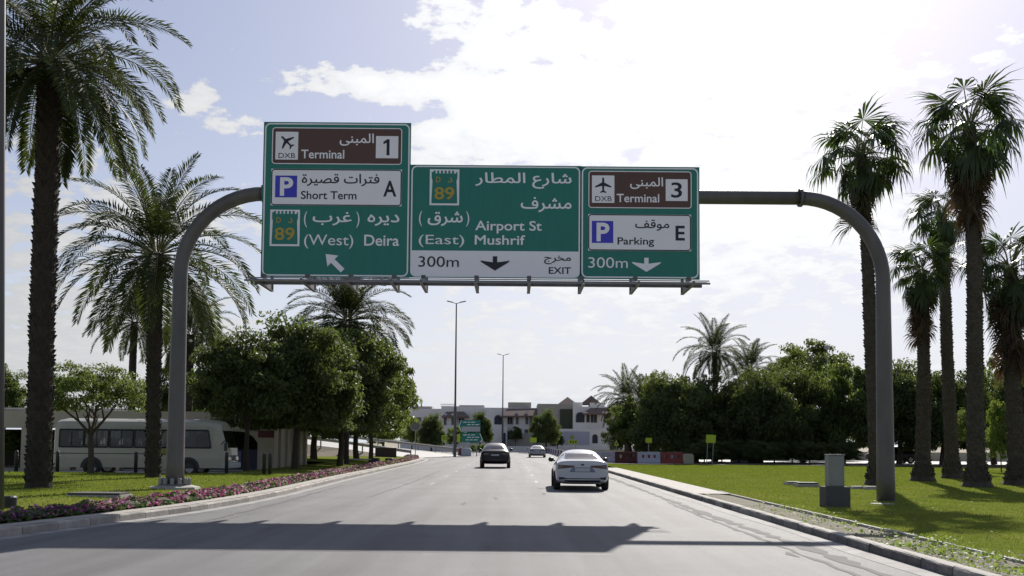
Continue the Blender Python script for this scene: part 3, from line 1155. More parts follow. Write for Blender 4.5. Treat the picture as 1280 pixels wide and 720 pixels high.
# by the villas
px_tree(540, 165, 517, 556, 17, 'dense', 'round dark street tree behind the guardrail, left of the lamp post', 0, group='round trees in front of the villas')
px_tree(516, 168, 520, 556, 13, 'light', 'pale green tree left of the round street tree', 0)
px_tree(600, 178, 515, 553, 16, 'dense', 'round tree behind the small green road sign', 0, group='round trees in front of the villas')
px_tree(682, 172, 512, 553, 17.5, 'dense', 'round tree in front of the middle villa', 0, group='round trees in front of the villas')
px_tree(570, 180, 532, 556, 12, 'light', 'low shrub beside the far lamp post', 0, cat='shrub')
px_tree(697, 182, 536, 558, 8, 'mid', 'dark bush beside the garage door', 0, cat='shrub')
px_tree(645, 190, 532, 550, 8, 'mid', 'small bush at the villa wall left of the round tree', 0, cat='shrub')
# right belt
for (px, Y, yt, yb, hw, kd, lab) in (
        (790, 102, 494, 566, 34, 'mid', 'tree at the left end of the right belt, beside date palms'),
        (822, 100, 458, 520, 20, 'airy', 'thin topped tree above the left end of the belt'),
        (845, 98, 470, 564, 44, 'dense', 'dark tree behind the red plastic barriers'),
        (893, 100, 464, 566, 50, 'dense', 'dark rounded tree below the spreading date palm'),
        (950, 96, 462, 568, 50, 'dense', 'dark rounded tree right of the lime sign'),
        (1003, 100, 456, 568, 50, 'dense', 'dark rounded tree left of the white globe lamp'),
        (1010, 125, 424, 500, 54, 'mid', 'tall tree rising behind the belt'),
        (1052, 98, 448, 566, 46, 'mid', 'green tree just left of the right gantry post'),
        (1122, 96, 452, 556, 46, 'dense', 'dark tree behind the parked dark car'),
        (1175, 92, 458, 560, 40, 'dense', 'dark tree behind the middle fan palms'),
        (1240, 96, 448, 560, 48, 'mid', 'tree behind the tallest fan palm'),
        (1290, 90, 452, 562, 44, 'dense', 'dark tree cut by the right edge of the picture')):
    px_tree(px, Y, yt, yb, hw, kd, lab, .0, group='trees of the right belt', ry=5.0 if kd == 'dense' else None)
px_tree(1250, 66, 500, 575, 20, 'light', 'slim light green tree between the fan palm trunks', .0, th=.5)
px_tree(1210, 62, 505, 560, 22, 'airy', 'thin stemmed tree beside the tallest fan palm trunk', .0, th=.6)
# hedge bushes under the belt
for k in range(9):
    q = P(880 + k * 22, 570, 90.5 + (k % 3))
    tree(q.x, q.y, .9, 1.6, 1.15, 'dense', 'low dark bush, %s from the left in the hedge line on the right' % ['first', 'second', 'third', 'fourth', 'fifth', 'sixth', 'seventh', 'eighth', 'last'][k], .0, 'bush', 'bushes under the right belt', 'bush', th=.6)


# ------------------------------------------------------------------ gantry
GY = 30.6
gan = thing('sign_gantry', 'grey tubular gantry arching over the road and carrying three signs', 'gantry', P(640, 620, GY))
gan.location = (0, GY, 0)


def rel(p_):
    return Vector((p_[0], p_[1] - GY, p_[2]))


axL, axR = P(222, 470, GY).x, P(1105.5, 480, GY).x
zL, zR = P(330, 242.6, GY).z, P(985, 247, GY).z
zP = (zL + zR) / 2
RB = 2.45


def post(ax, sgn, z0):
    pts, rad = [], []
    H = zP - RB
    for i in range(9):
        t = i / 8
        pts.append((ax, 0, z0 + (H - z0) * t))
        rad.append(.268 - .058 * t)
    for i in range(1, 15):
        a = PI / 2 * i / 14
        pts.append((ax + sgn * RB * (1 - math.cos(a)), 0, H + RB * math.sin(a)))
        rad.append(.21)
    return pts, rad


pl, rl = post(axL, 1, .12)
mb = MB()
mb.tube(pl, rl, 28)
post_l = mb.build('post', M_STEEL, gan, smooth=True)
pr, rr_ = post(axR, -1, -.1)
mb = MB()
mb.tube(pr, rr_, 28)
post_r = mb.build('post', M_STEEL, gan, smooth=True)
mb = MB()
x0_, x1_ = axL + RB, axR - RB
mb.tube([(x0_, 0, zP), (x1_, 0, zP)], .205, 28)
mb.build('crossbeam', M_STEEL, gan, smooth=True)
for xx in (x1_ + .02, x0_ - .02):
    mb = MB()
    mb.tube([(xx - .035, 0, zP), (xx + .035, 0, zP)], .27, 28)
    fl = mb.build('flange', M_STEEL, gan)
    for k in range(12):
        a = 2 * PI * k / 12
        b_ = MB()
        b_.tube([(xx - .07, math.cos(a) * .24, zP + math.sin(a) * .24), (xx + .07, math.cos(a) * .24, zP + math.sin(a) * .24)], .016, 6)
        b_.build('bolt', M_STEEL, fl)
# welding seams on the bends
for ax, sgn in ((axL, 1), (axR, -1)):
    a = R(52)
    c = Vector((ax + sgn * RB * (1 - math.cos(a)), 0, zP - RB + RB * math.sin(a)))
    d = Vector((sgn * math.sin(a), 0, math.cos(a)))
    mb = MB()
    mb.tube([c - d * .02, c + d * .02], .216, 24)
    mb.build('weld_collar', M_STEEL, gan, smooth=False)
# post feet
fb = MB()
n = 8
vs = [(axL + math.cos(2 * PI * (k + .5) / n) * r_, math.sin(2 * PI * (k + .5) / n) * r_, z_) for r_, z_ in ((.78, .1), (.72, .27), (.48, .32)) for k in range(n)]
fs = [(i * n + k, i * n + (k + 1) % n, (i + 1) * n + (k + 1) % n, (i + 1) * n + k) for i in range(2) for k in range(n)] + [tuple(2 * n + k for k in range(n))]
fb.add(vs, fs)
fb.build('footing', M_CONC, gan)
fb = MB()
fb.tube([(axL, 0, .32), (axL, 0, .36)], .46, 24)
fb.build('base_plate', M_STEEL, gan)
M_CAP = mat('bolt_cap_grey', (.30, .30, .29), (.22, .22, .215), rough=.6, scale=6)
for k in range(12):
    a = 2 * PI * k / 12 + .13
    c = MB()
    c.tube([(axL + math.cos(a) * .40, math.sin(a) * .40, .36), (axL + math.cos(a) * .40, math.sin(a) * .40, .50), (axL + math.cos(a) * .40, math.sin(a) * .40, .53)], [.062, .062, .045], 10)
    c.build('bolt_cap', M_CAP, gan)
fb = MB()
fb.tube([(axR, 0, -.1), (axR, 0, .02)], .36, 24)
fb.build('base_collar', M_CONC, gan)

# lighting rail under the signs
KS = (GY * math.cos(PITCH) + 6.5 * math.sin(PITCH)) / F
zb = P(640, 368, GY).z
for px in (342, 395, 447, 499, 534, 597.5, 660.5, 723.5, 787.5, 851.5):
    X = P(px, 350, GY).x
    b = MB()
    b.box(X - .04, X + .04, -.22, -.14, zb, zb + 1.4)
    hg = b.build('hanger', M_STEEL, gan)
    b = MB()
    b.prism([(X - .012, -.2, zb), (X - .012, -2.25, zb + .02), (X - .012, -2.25, zb + .07), (X - .012, -.2, zb + .33)], (.024, 0, 0))
    b.build('gusset', M_STEEL, hg)
    b = MB()
    b.box(X - .045, X + .045, -2.2, -.16, zb + .0, zb + .022)
    b.build('arm', M_STEEL, hg)
    b = MB()
    b.box(X - .06, X + .06, -1.35, -1.1, zb + .24, zb + .34)
    b.build('clamp', M_STEEL, hg)
xa, xb_ = P(319, 356, GY - 1.2).x, P(877, 362, GY - 1.2).x
b = MB()
b.box(xa, xb_, -1.28, -1.17, zb + .06, zb + .17)
b.build('light_rail', M_STEEL, gan)
for (yy, zz_, r_) in ((-1.75, .12, .016), (-2.1, .11, .018), (-2.22, .02, .03)):
    b = MB()
    b.tube([(xa - .05, yy, zb + zz_), (xb_ + .05, yy, zb + zz_)], r_, 6)
    b.build('conduit', M_GALV, gan)

# ------------------------------------------------------------------ lettering
AR = {'ا': (0xFE8D, 2), 'ب': (0xFE8F, 4), 'ة': (0xFE93, 2), 'ت': (0xFE95, 4), 'ج': (0xFE9D, 4), 'خ': (0xFEA5, 4), 'د': (0xFEA9, 2), 'ر': (0xFEAD, 2), 'ش': (0xFEB5, 4), 'ص': (0xFEB9, 4),
      'ط': (0xFEC1, 4), 'ع': (0xFEC9, 4), 'غ': (0xFECD, 4), 'ف': (0xFED1, 4), 'ق': (0xFED5, 4), 'ل': (0xFEDD, 4), 'م': (0xFEE1, 4), 'ن': (0xFEE5, 4), 'ه': (0xFEE9, 4), 'و': (0xFEED, 2), 'ى': (0xFEEF, 2), 'ي': (0xFEF1, 4)}


def arab(s):
    out = []
    for i, c in enumerate(s):
        if c not in AR:
            out.append(c)
            continue
        b, n = AR[c]
        prev = i > 0 and s[i - 1] in AR and AR[s[i - 1]][1] == 4
        nxt = i + 1 < len(s) and s[i + 1] in AR and n == 4
        out.append(chr(b + (3 if prev and nxt else 2 if nxt else 1 if prev else 0)))
    return ''.join(reversed(out))


def text_outline(s):
    """closed outlines of a string, in em units"""
    cu = bpy.data.curves.new('t', 'FONT')
    cu.body = s
    cu.resolution_u = 5
    o = bpy.data.objects.new('t', cu)
    COL.objects.link(o)
    bpy.context.view_layer.objects.active = o
    o.select_set(True)
    bpy.ops.object.convert(target='CURVE')
    loops = []
    for sp in o.data.splines:
        pts = []
        n = len(sp.bezier_points)
        for i in range(n):
            a, b = sp.bezier_points[i], sp.bezier_points[(i + 1) % n]
            p0, p1, p2, p3 = a.co, a.handle_right, b.handle_left, b.co
            straight = (p1 - p0).cross(p3 - p0).length < 1e-5 and (p2 - p0).cross(p3 - p0).length < 1e-5
            m_ = 1 if straight else 5
            for k in range(m_):
                t = k / m_
                q = p0 * (1 - t) ** 3 + p1 * 3 * t * (1 - t) ** 2 + p2 * 3 * t * t * (1 - t) + p3 * t ** 3
                if not pts or (Vector((q.x, q.y)) - pts[-1]).length > 1e-4:
                    pts.append(Vector((q.x, q.y)))
        if len(pts) > 1 and (pts[0] - pts[-1]).length < 1e-4:
            pts.pop()
        if len(pts) > 2:
            loops.append(pts)
    bpy.data.objects.remove(o)
    return loops


def area(lp):
    return sum(a.x * b.y - b.x * a.y for a, b in zip(lp, lp[1:] + lp[:1])) / 2


def fill(loops, bold=0.0):
    """triangles of the non-zero winding fill"""
    if bold:
        big = max(loops, key=lambda l: abs(area(l)))
        sg = 1 if area(big) > 0 else -1
        nl = []
        for lp in loops:
            n = len(lp)
            q = []
            for i in range(n):
                d1 = (lp[i] - lp[i - 1]).normalized()
                d2 = (lp[(i + 1) % n] - lp[i]).normalized()
                n1, n2 = Vector((d1.y, -d1.x)), Vector((d2.y, -d2.x))
                nn = (n1 + n2)
                if nn.length < .3:
                    nn = n1
                nn.normalize()
                q.append(lp[i] + nn * (bold * sg / max(.6, nn.dot(n1))))
            nl.append(q)
        loops = nl
    vs, es = [], []
    for lp in loops:
        o = len(vs)
        vs += lp
        es += [(o + i, o + (i + 1) % len(lp)) for i in range(len(lp))]
    r_ = delaunay_2d_cdt(vs, es, [], 0, 1e-6)
    V, Fc = r_[0], r_[2]
    A = np.array([[a.x, a.y] for lp in loops for a in lp])
    B = np.array([[a.x, a.y] for lp in loops for a in (lp[1:] + lp[:1])])
    keep = []
    for f in Fc:
        c = sum((V[i] for i in f), Vector((0, 0))) / len(f)
        up = (A[:, 1] <= c.y) & (B[:, 1] > c.y)
        dn = (A[:, 1] > c.y) & (B[:, 1] <= c.y)
        cr = (B[:, 0] - A[:, 0]) * (c.y - A[:, 1]) - (c.x - A[:, 0]) * (B[:, 1] - A[:, 1])
        if int(np.sum(up & (cr > 0))) - int(np.sum(dn & (cr < 0))) != 0:
            keep.append(f)
    return V, keep


CAP = max(p_.y for lp in text_outline('H') for p_ in lp)


class Board:
    """a sign face laid out in pixels of the photograph, at its real size"""
    def __init__(s, root, px0, py0):
        s.root, s.px0, s.py0 = root, px0, py0

    def c(s, px, py, d=0.0):
        return Vector(((px - s.px0) * KS, -d, (s.py0 - py) * KS))

    def poly(s, name, pts, m_, d, parent=None, th=0.0):
        mb = MB()
        q = [s.c(x, y, d) for x, y in pts]
        if th:
            mb.prism(q, (0, th, 0))
        else:
            mb.add(q, [tuple(range(len(q)))])
        return mb.build(name, m_, parent or s.root)

    def rr(s, x0, x1, y0, y1, r, n=6):
        pts = []
        for cx, cy, a0 in ((x1 - r, y0 + r, -90), (x1 - r, y1 - r, 0), (x0 + r, y1 - r, 90), (x0 + r, y0 + r, 180)):
            for k in range(n + 1):
                a = R(a0 + 90 * k / n)
                pts.append((cx + r * math.cos(a), cy + r * math.sin(a)))
        return pts

    def frame(s, name, x0, x1, y0, y1, r, w, m_, d, parent=None):
        a = s.rr(x0, x1, y0, y1, r)
        b = s.rr(x0 + w, x1 - w, y0 + w, y1 - w, max(r - w, .3))
        n = len(a)
        mb = MB()
        mb.add([s.c(x, y, d) for x, y in a + b], [(k, (k + 1) % n, n + (k + 1) % n, n + k) for k in range(n)])
        return mb.build(name, m_, parent or s.root)

    def text(s, t, x0, x1, ytop, ybase, m_, d, parent=None, ar=False, bold=.013, fit=False, name='lettering'):
        loops = text_outline(arab(t) if ar else t)
        V, fs = fill(loops, bold)
        xs = [V[i].x for f in fs for i in f]
        zs = [V[i].y for f in fs for i in f]
        sx = (x1 - x0) / (max(xs) - min(xs))
        if ar or fit:
            lo, hi = min(zs), max(zs)
        else:
            lo, hi = 0, CAP
        sz = (ybase - ytop) / (hi - lo)
        mb = MB()
        mb.add([s.c(x0 + (v.x - min(xs)) * sx, ybase - (v.y - lo) * sz, d) for v in V], [tuple(f) for f in fs])
        return mb.build(name, m_, parent or s.root)


def sign_thing(label, x0, x1, y0, y1):
    pc = P((x0 + x1) / 2, (y0 + y1) / 2, GY - .42)
    pc.y = GY - .42
    t = thing('road_sign', label, 'road sign', pc, 0, 'green road signs on the gantry')
    b = Board(t, (x0 + x1) / 2, (y0 + y1) / 2)
    e = b.poly('board', [(x0, y0), (x1, y0), (x1, y1), (x0, y1)], M_GREEN, 0, th=.05)
    # back frame between board and crossbeam
    mb = MB()
    for k in (.22, .78):
        X = (x0 + (x1 - x0) * k - b.px0) * KS
        mb.box(X - .05, X + .05, .053, .2, (b.py0 - y1) * KS + .05, (b.py0 - y0) * KS - .05)
    mb.build('back_frame', M_STEEL, t)
    return b


def plane_icon(b, cx, cy, s, ang, parent, d):
    half = [(0, -1), (.12, -.82), (.13, -.35), (.98, .12), (.98, .28), (.13, .08), (.1, .62), (.36, .82), (.36, .95), (.05, .86)]
    pts = half + [(-x, y) for x, y in reversed(half[1:])]
    ca, sa = math.cos(ang), math.sin(ang)
    b.poly('plane_symbol', [(cx + (x * ca - y * sa) * s, cy + (x * sa + y * ca) * s) for x, y in pts], M_BLACK, d, parent)


def terminal_plate(b, x0, x1, y0, y1, num, pl_, bx, ang, ar, lat):
    pan = b.poly('terminal_panel', b.rr(x0, x1, y0, y1, 4), M_BROWN, .008)
    b.frame('border', x0 + .2, x1 - .2, y0 + .2, y1 - .2, 4, 1.1, M_WHITE, .012, pan)
    b.poly('airport_plate', [(pl_[0], pl_[2]), (pl_[1], pl_[2]), (pl_[1], pl_[3]), (pl_[0], pl_[3])], M_WHITE, .012, pan)
    cx = (pl_[0] + pl_[1]) / 2
    h = pl_[3] - pl_[2]
    plane_icon(b, cx, pl_[2] + h * .36, 10.2, ang, pan, .016)
    b.text('DXB', pl_[0] + 4, pl_[1] - 3.4, pl_[3] - 8.2, pl_[3] - 2.0, M_BLACK, .016, pan, bold=.0)
    b.poly('number_plate', [(bx[0], bx[2]), (bx[1], bx[2]), (bx[1], bx[3]), (bx[0], bx[3])], M_WHITE, .012, pan)
    cx = (bx[0] + bx[1]) / 2
    w = 4.2 if num == '1' else 6.9
    if num == '1':
        ya, yb_ = bx[2] + 4, bx[3] - 3.6
        b.poly('lettering', [(cx - 4.6, ya + 3.4), (cx - .2, ya), (cx + 3, ya), (cx + 3, yb_), (cx - .6, yb_), (cx - .6, ya + 4.4), (cx - 4.6, ya + 6.2)], M_BLACK, .016, pan)
    else:
        b.text(num, cx - w, cx + w * .95, bx[2] + 4, bx[3] - 4, M_BLACK, .016, pan, bold=.012, fit=True)
    b.text('المبنى', *ar, M_WHITE, .012, pan, ar=True)
    b.text('Terminal', *lat, M_WHITE, .012, pan)


def parking_plate(b, x0, x1, y0, y1, sq, ar, art, lat, latt, let, lett):
    pan = b.poly('parking_panel', [(x0, y0), (x1, y0), (x1, y1), (x0, y1)], M_WHITE, .008)
    b.frame('border', x0 + .2, x1 - .2, y0 + .2, y1 - .2, 4, 1.3, M_BLACK, .012, pan)
    b.poly('parking_symbol', [(sq[0], sq[2]), (sq[1], sq[2]), (sq[1], sq[3]), (sq[0], sq[3])], M_BLUE, .012, pan)
    w = sq[1] - sq[0]
    b.text('P', sq[0] + w * .22, sq[0] + w * .82, sq[2] + 2.2, sq[3] - 2, M_WHITE, .016, pan, bold=.03, fit=True)
    b.text(art, *ar, M_BLACK, .012, pan, ar=True)
    b.text(latt, *lat, M_BLACK, .012, pan)
    b.text(lett, *let, M_BLACK, .012, pan, bold=.02)


def shield(b, x0, x1, y0, y1):
    w = x1 - x0
    sh = b.poly('route_shield', [(x0, y0), (x1, y0), (x1, y1), (x0, y1)], M_WHITE, .008)
    iy = y0 + 5.2
    n = 6
    pts = []
    ix0, ix1 = x0 + 2.4, x1 - 2.4
    for k in range(n):
        a = ix0 + 2.2 + (ix1 - ix0 - 4.4) * k / n
        c = ix0 + 2.2 + (ix1 - ix0 - 4.4) * (k + .55) / n
        e = ix0 + 2.2 + (ix1 - ix0 - 4.4) * (k + 1) / n
        pts += [(a, y0 + 1.6), (c, y0 + 1.6), (c, iy), (e if k < n - 1 else c, iy)]
    pts = [(ix0, y0 + 3.2), (ix0 + 2.2, y0 + 3.2)] + pts + [(ix1 - 1.6, iy), (ix1 - 1.6, y0 + 3.2), (ix1, y0 + 3.2), (ix1, y0 + 11), (ix1 - 1, y0 + 14), (ix1, y1 - 8), (ix1, y1 - 2.4), (ix0, y1 - 2.4), (ix0, y1 - 8), (ix0 + 1, y0 + 14), (ix0, y0 + 11)]
    b.poly('shield_field', pts, M_GREEN, .012, sh)
    cx = (x0 + x1) / 2
    b.text('D', cx - 10.5, cx - 5, y0 + 9.5, y0 + 16.5, M_GOLD, .016, sh, bold=.01, fit=True)
    b.text('د', cx + 4, cx + 9.6, y0 + 10.2, y0 + 16.6, M_GOLD, .016, sh, ar=True)
    b.text('89', cx - 12.2, cx + 12.2, y0 + 22.3, y0 + 38, M_GOLD, .016, sh, bold=.014, fit=True)


def down_arrow(b, x0, x1, y0, y1, m_):
    cx = (x0 + x1) / 2
    w = (x1 - x0) / 2
    h = y1 - y0
    b.poly('arrow', [(cx - w * .15, y0), (cx + w * .15, y0), (cx + w * .15, y0 + h * .42), (x1, y0 + h * .30), (x1 - w * .08, y0 + h * .42), (cx, y1), (x0 + w * .08, y0 + h * .42), (x0, y0 + h * .30), (cx - w * .15, y0 + h * .42)], m_, .012)


B1 = sign_thing('tallest green sign, left one, with Terminal 1, Short Term and Deira', 329, 511.5, 152.5, 346)
B1.frame('border', 330.6, 510.2, 154, 344.8, 7, 1.7, M_WHITE, .006)
terminal_plate(B1, 339.5, 500.8, 159.2, 205.7, '1', (344, 372, 165, 200), (468.3, 496, 169.5, 197.3), R(-45), (423.3, 465.7, 166.5, 182), (376, 429.3, 187.5, 198))
parking_plate(B1, 339.5, 501, 211.5, 257.3, (344.7, 371.7, 220, 247.3), (377.3, 473.3, 217.3, 232.9), 'فترات قصيرة', (376.7, 445.3, 239.3, 249), 'Short Term', (478.3, 494.5, 226, 244.8), 'A')
shield(B1, 339.3, 376, 262.7, 308)
B1.text('ديره', 459.3, 498.7, 267.5, 282, M_WHITE, .008, ar=True)
B1.text('غرب', 391.7, 440, 265, 282, M_WHITE, .008, ar=True)
B1.text('(', 381, 385, 264.5, 284.5, M_WHITE, .008, fit=True, bold=0)
B1.text(')', 445.5, 449.5, 264.5, 284.5, M_WHITE, .008, fit=True, bold=0)
B1.text('(West)', 381.7, 442.3, 293.3, 306.4, M_WHITE, .008, bold=.0)
B1.text('Deira', 455.7, 498.7, 293.3, 306.4, M_WHITE, .008)
cx, cy = 419, 327.5
ar_pts = [(-14.5, 0), (-2, -9.5), (-2, -3.2), (15, -3.2), (15, 3.2), (-2, 3.2), (-2, 9.5)]
a = R(44)
B1.poly('arrow', [(cx + x * math.cos(a) - y_ * math.sin(a), cy + x * math.sin(a) + y_ * math.cos(a)) for x, y_ in ar_pts], M_WHITE, .012)

B2 = sign_thing('middle green sign with Airport St, Mushrif and a white exit band', 513.5, 725, 206.5, 347.2)
B2.poly('exit_band', [(516, 313.6), (722.5, 313.6), (722.5, 339)] + [(716 + 6.5 * math.cos(R(t_)), 339 + 6.5 * math.sin(R(t_))) for t_ in (20, 40, 60, 80, 90)] +
        [(522.5 + 6.5 * math.cos(R(t_)), 339 + 6.5 * math.sin(R(t_))) for t_ in (90, 100, 120, 140, 160)] + [(516, 339)], M_WHITE, .003)
B2.frame('border', 515, 723.6, 207.8, 346.2, 7, 1.7, M_WHITE, .006)
shield(B2, 537.7, 574.2, 212.2, 257.2)
B2.text('شارع المطار', 594, 713, 215.6, 235.6, M_WHITE, .008, ar=True)
B2.text('مشرف', 650.4, 713, 246, 265, M_WHITE, .008, ar=True)
B2.text('شرق', 535.6, 579, 265, 283.2, M_WHITE, .008, ar=True)
B2.text('(', 525, 529, 264.5, 283.5, M_WHITE, .008, fit=True, bold=0)
B2.text(')', 583, 587, 264.5, 283.5, M_WHITE, .008, fit=True, bold=0)
B2.text('Airport St', 594.4, 676.4, 276.3, 287.8, M_WHITE, .008)
B2.text('(East)', 525, 581, 294.2, 305.6, M_WHITE, .008, bold=.0)
B2.text('Mushrif', 594, 656, 294.2, 305.6, M_WHITE, .008)
B2.text('300m', 525, 574.8, 321, 333.8, M_BLACK, .012, bold=.0)
down_arrow(B2, 601, 637.4, 320.2, 338, M_BLACK)
B2.text('مخرج', 679.6, 712.6, 318.8, 329.6, M_BLACK, .012, ar=True)
B2.text('EXIT', 685.4, 712.6, 333.3, 341.2, M_BLACK, .012, bold=.012)

B3 = sign_thing('right green sign with Terminal 3 and Parking E panels', 726.5, 873.5, 208.3, 348.6)
B3.frame('border', 728, 872, 209.7, 347.2, 7, 1.7, M_WHITE, .006)
terminal_plate(B3, 736.1, 863.9, 213.8, 260.7, '3', (740.6, 768.3, 219.8, 254), (831.7, 858.8, 223.8, 251), 0, (787.6, 828.5, 221.7, 236.4), (771.2, 823.7, 242.8, 252.8))
parking_plate(B3, 736, 863, 268, 313.5, (740.6, 767, 276.6, 304), (794, 836, 274.5, 288.4), 'موقف', (772.3, 817.4, 297, 305.6), 'Parking', (843.7, 855.2, 282.4, 299.8), 'E')
B3.text('300m', 736.3, 785, 322, 334.8, M_WHITE, .008, bold=.0)
down_arrow(B3, 789.7, 826, 322, 339.6, M_WHITE)


# ------------------------------------------------------------------ cars
def car_paint(name, c, rough=.25, metal=.0):
    return mat(name, c, tuple(v * .94 for v in c), rough=rough, scale=2, metal=metal, coat=.8, spec=.5)


def loft_body(stations, name):
    vs, fs = [], []
    n = 8
    for (y, w, zb_, zm, zs, xb, zbelt, xr, zr, cr) in stations:
        half = [(0, zb_), (w * .84, zb_), (w * .975, zb_ + .10), (w, zm), (w * .975, zs), (xb, zbelt), (xr, zr), (0, zr + cr)]
        ring = half + [(-x, z) for x, z in reversed(half[1:-1])]
        vs += [(x, y, z) for x, z in ring]
    m = 14
    for i in range(len(stations) - 1):
        for k in range(m):
            fs.append((i * m + k, i * m + (k + 1) % m, (i + 1) * m + (k + 1) % m, (i + 1) * m + k))
    for e, rev in ((0, False), ((len(stations) - 1) * m, True)):
        # strip of quads across the end, mirrored halves
        for k in range(7):
            q = [e + k, e + k + 1, e + (m - k - 1) % m, e + (m - k) % m]
            q = list(dict.fromkeys(q))
            if len(q) > 2:
                fs.append(tuple(reversed(q)) if rev else tuple(q))
    mb = MB()
    mb.add(vs, fs)
    me = mb.mesh(name, [])
    o = bpy.data.objects.new('tmp', me)
    COL.objects.link(o)
    s_ = o.modifiers.new('s', 'SUBSURF')
    s_.levels = 2
    dg = bpy.context.evaluated_depsgraph_get()
    me2 = bpy.data.meshes.new_from_object(o.evaluated_get(dg))
    bpy.data.objects.remove(o)
    me2.name = name
    me2.polygons.foreach_set('use_smooth', [True] * len(me2.polygons))
    return me2


def patch(bvh, quad, dirv, m_, name, parent, nu=10, nv=4, off=.006, th=None):
    """a panel laid on the body: quad corners projected along dirv"""
    q = [Vector(c) for c in quad]
    d = Vector(dirv)
    pts = {}
    for i in range(nu + 1):
        for j in range(nv + 1):
            a = q[0].lerp(q[1], i / nu)
            b = q[3].lerp(q[2], i / nu)
            p_ = a.lerp(b, j / nv)
            hit = bvh.ray_cast(p_ - d * 4, d)
            if hit[0] is not None:
                pts[(i, j)] = hit[0] - d * off
    idx = {k: n_ for n_, k in enumerate(pts)}
    fs = [(idx[(i, j)], idx[(i + 1, j)], idx[(i + 1, j + 1)], idx[(i, j + 1)]) for i in range(nu) for j in range(nv)
          if all(k in idx for k in ((i, j), (i + 1, j), (i + 1, j + 1), (i, j + 1)))]
    if not fs:
        return None
    mb = MB()
    mb.add(list(pts.values()), fs)
    return mb.build(name, m_, parent, smooth=True)


def wheel(parent, x, y, r=.335, w=.23):
    mb = MB()
    sg = 1 if x > 0 else -1
    prof = [(-w / 2, r * .62), (-w / 2, r * .93), (-w / 2 * .8, r), (w / 2 * .8, r), (w / 2, r * .93), (w / 2, r * .62)]
    n = 24
    vs = [(px_, math.cos(2 * PI * k / n) * pr_, math.sin(2 * PI * k / n) * pr_) for px_, pr_ in prof for k in range(n)]
    fs = [(i * n + k, i * n + (k + 1) % n, (i + 1) * n + (k + 1) % n, (i + 1) * n + k) for i in range(5) for k in range(n)]
    mb.add(vs, fs)
    wh = mb.build('wheel', M_RUB, parent, (x, y, r), smooth=True)
    mb = MB()
    mb.tube([(sg * w * .30, 0, 0), (sg * w * .36, 0, 0)], [r * .63, r * .6], 20)
    for k in range(5):
        a = 2 * PI * k / 5
        mb.box(sg * w * .36 - .01, sg * w * .36 + .03, -.035, .035, .05, r * .6, rot=Matrix.Rotation(a, 3, 'X'), c=(0, 0, 0))
    mb.build('rim', M_RIM, wh)
    return wh


SEDAN = [(0.0, 0.83, 0.36, 0.62, 0.83, 0.8, 0.95, 0.62, 1.0, 0.01), (0.05, 0.90, 0.3, 0.62, 0.88, 0.84, 0.98, 0.66, 1.045, 0.012), (0.28, 0.925, 0.23, 0.62, 0.91, 0.85, 0.995, 0.64, 1.05, 0.012),
         (0.62, 0.93, 0.2, 0.62, 0.92, 0.84, 1.0, 0.66, 1.055, 0.02), (0.95, 0.93, 0.2, 0.62, 0.93, 0.83, 1.0, 0.675, 1.14, 0.03), (1.55, 0.93, 0.2, 0.62, 0.93, 0.82, 1.0, 0.655, 1.345, 0.035),
         (2.1, 0.93, 0.19, 0.62, 0.92, 0.81, 1.0, 0.645, 1.395, 0.04), (2.8, 0.93, 0.19, 0.62, 0.91, 0.79, 0.98, 0.62, 1.38, 0.04), (3.3, 0.93, 0.19, 0.62, 0.9, 0.78, 0.96, 0.62, 1.22, 0.04),
         (3.75, 0.93, 0.2, 0.62, 0.88, 0.72, 0.92, 0.6, 0.97, 0.04), (4.3, 0.92, 0.2, 0.6, 0.82, 0.66, 0.86, 0.45, 0.9, 0.03), (4.75, 0.86, 0.22, 0.55, 0.7, 0.55, 0.76, 0.35, 0.79, 0.02), (4.93, 0.7, 0.28, 0.5, 0.62, 0.45, 0.66, 0.3, 0.67, 0.01)]
SUV = [(0.0, 0.8, 0.46, 0.7, 0.92, 0.68, 1.02, 0.42, 1.06, 0.01), (0.07, 0.9, 0.38, 0.7, 0.98, 0.79, 1.08, 0.575, 1.12, 0.01), (0.3, 0.95, 0.3, 0.7, 1.02, 0.83, 1.12, 0.635, 1.19, 0.015),
       (0.6, 0.96, 0.26, 0.7, 1.04, 0.84, 1.13, 0.675, 1.34, 0.02), (1.1, 0.96, 0.25, 0.7, 1.04, 0.84, 1.13, 0.685, 1.54, 0.03), (1.9, 0.96, 0.25, 0.7, 1.04, 0.83, 1.13, 0.685, 1.62, 0.03),
       (2.7, 0.96, 0.25, 0.7, 1.03, 0.83, 1.12, 0.675, 1.61, 0.03), (3.2, 0.96, 0.25, 0.7, 1.02, 0.82, 1.1, 0.685, 1.42, 0.03), (3.65, 0.95, 0.26, 0.7, 1.0, 0.8, 1.07, 0.695, 1.12, 0.03),
       (4.2, 0.94, 0.28, 0.68, 0.95, 0.7, 1.0, 0.5, 1.04, 0.02), (4.6, 0.88, 0.3, 0.62, 0.84, 0.6, 0.9, 0.4, 0.93, 0.02), (4.75, 0.72, 0.36, 0.58, 0.72, 0.48, 0.8, 0.3, 0.81, 0.01)]


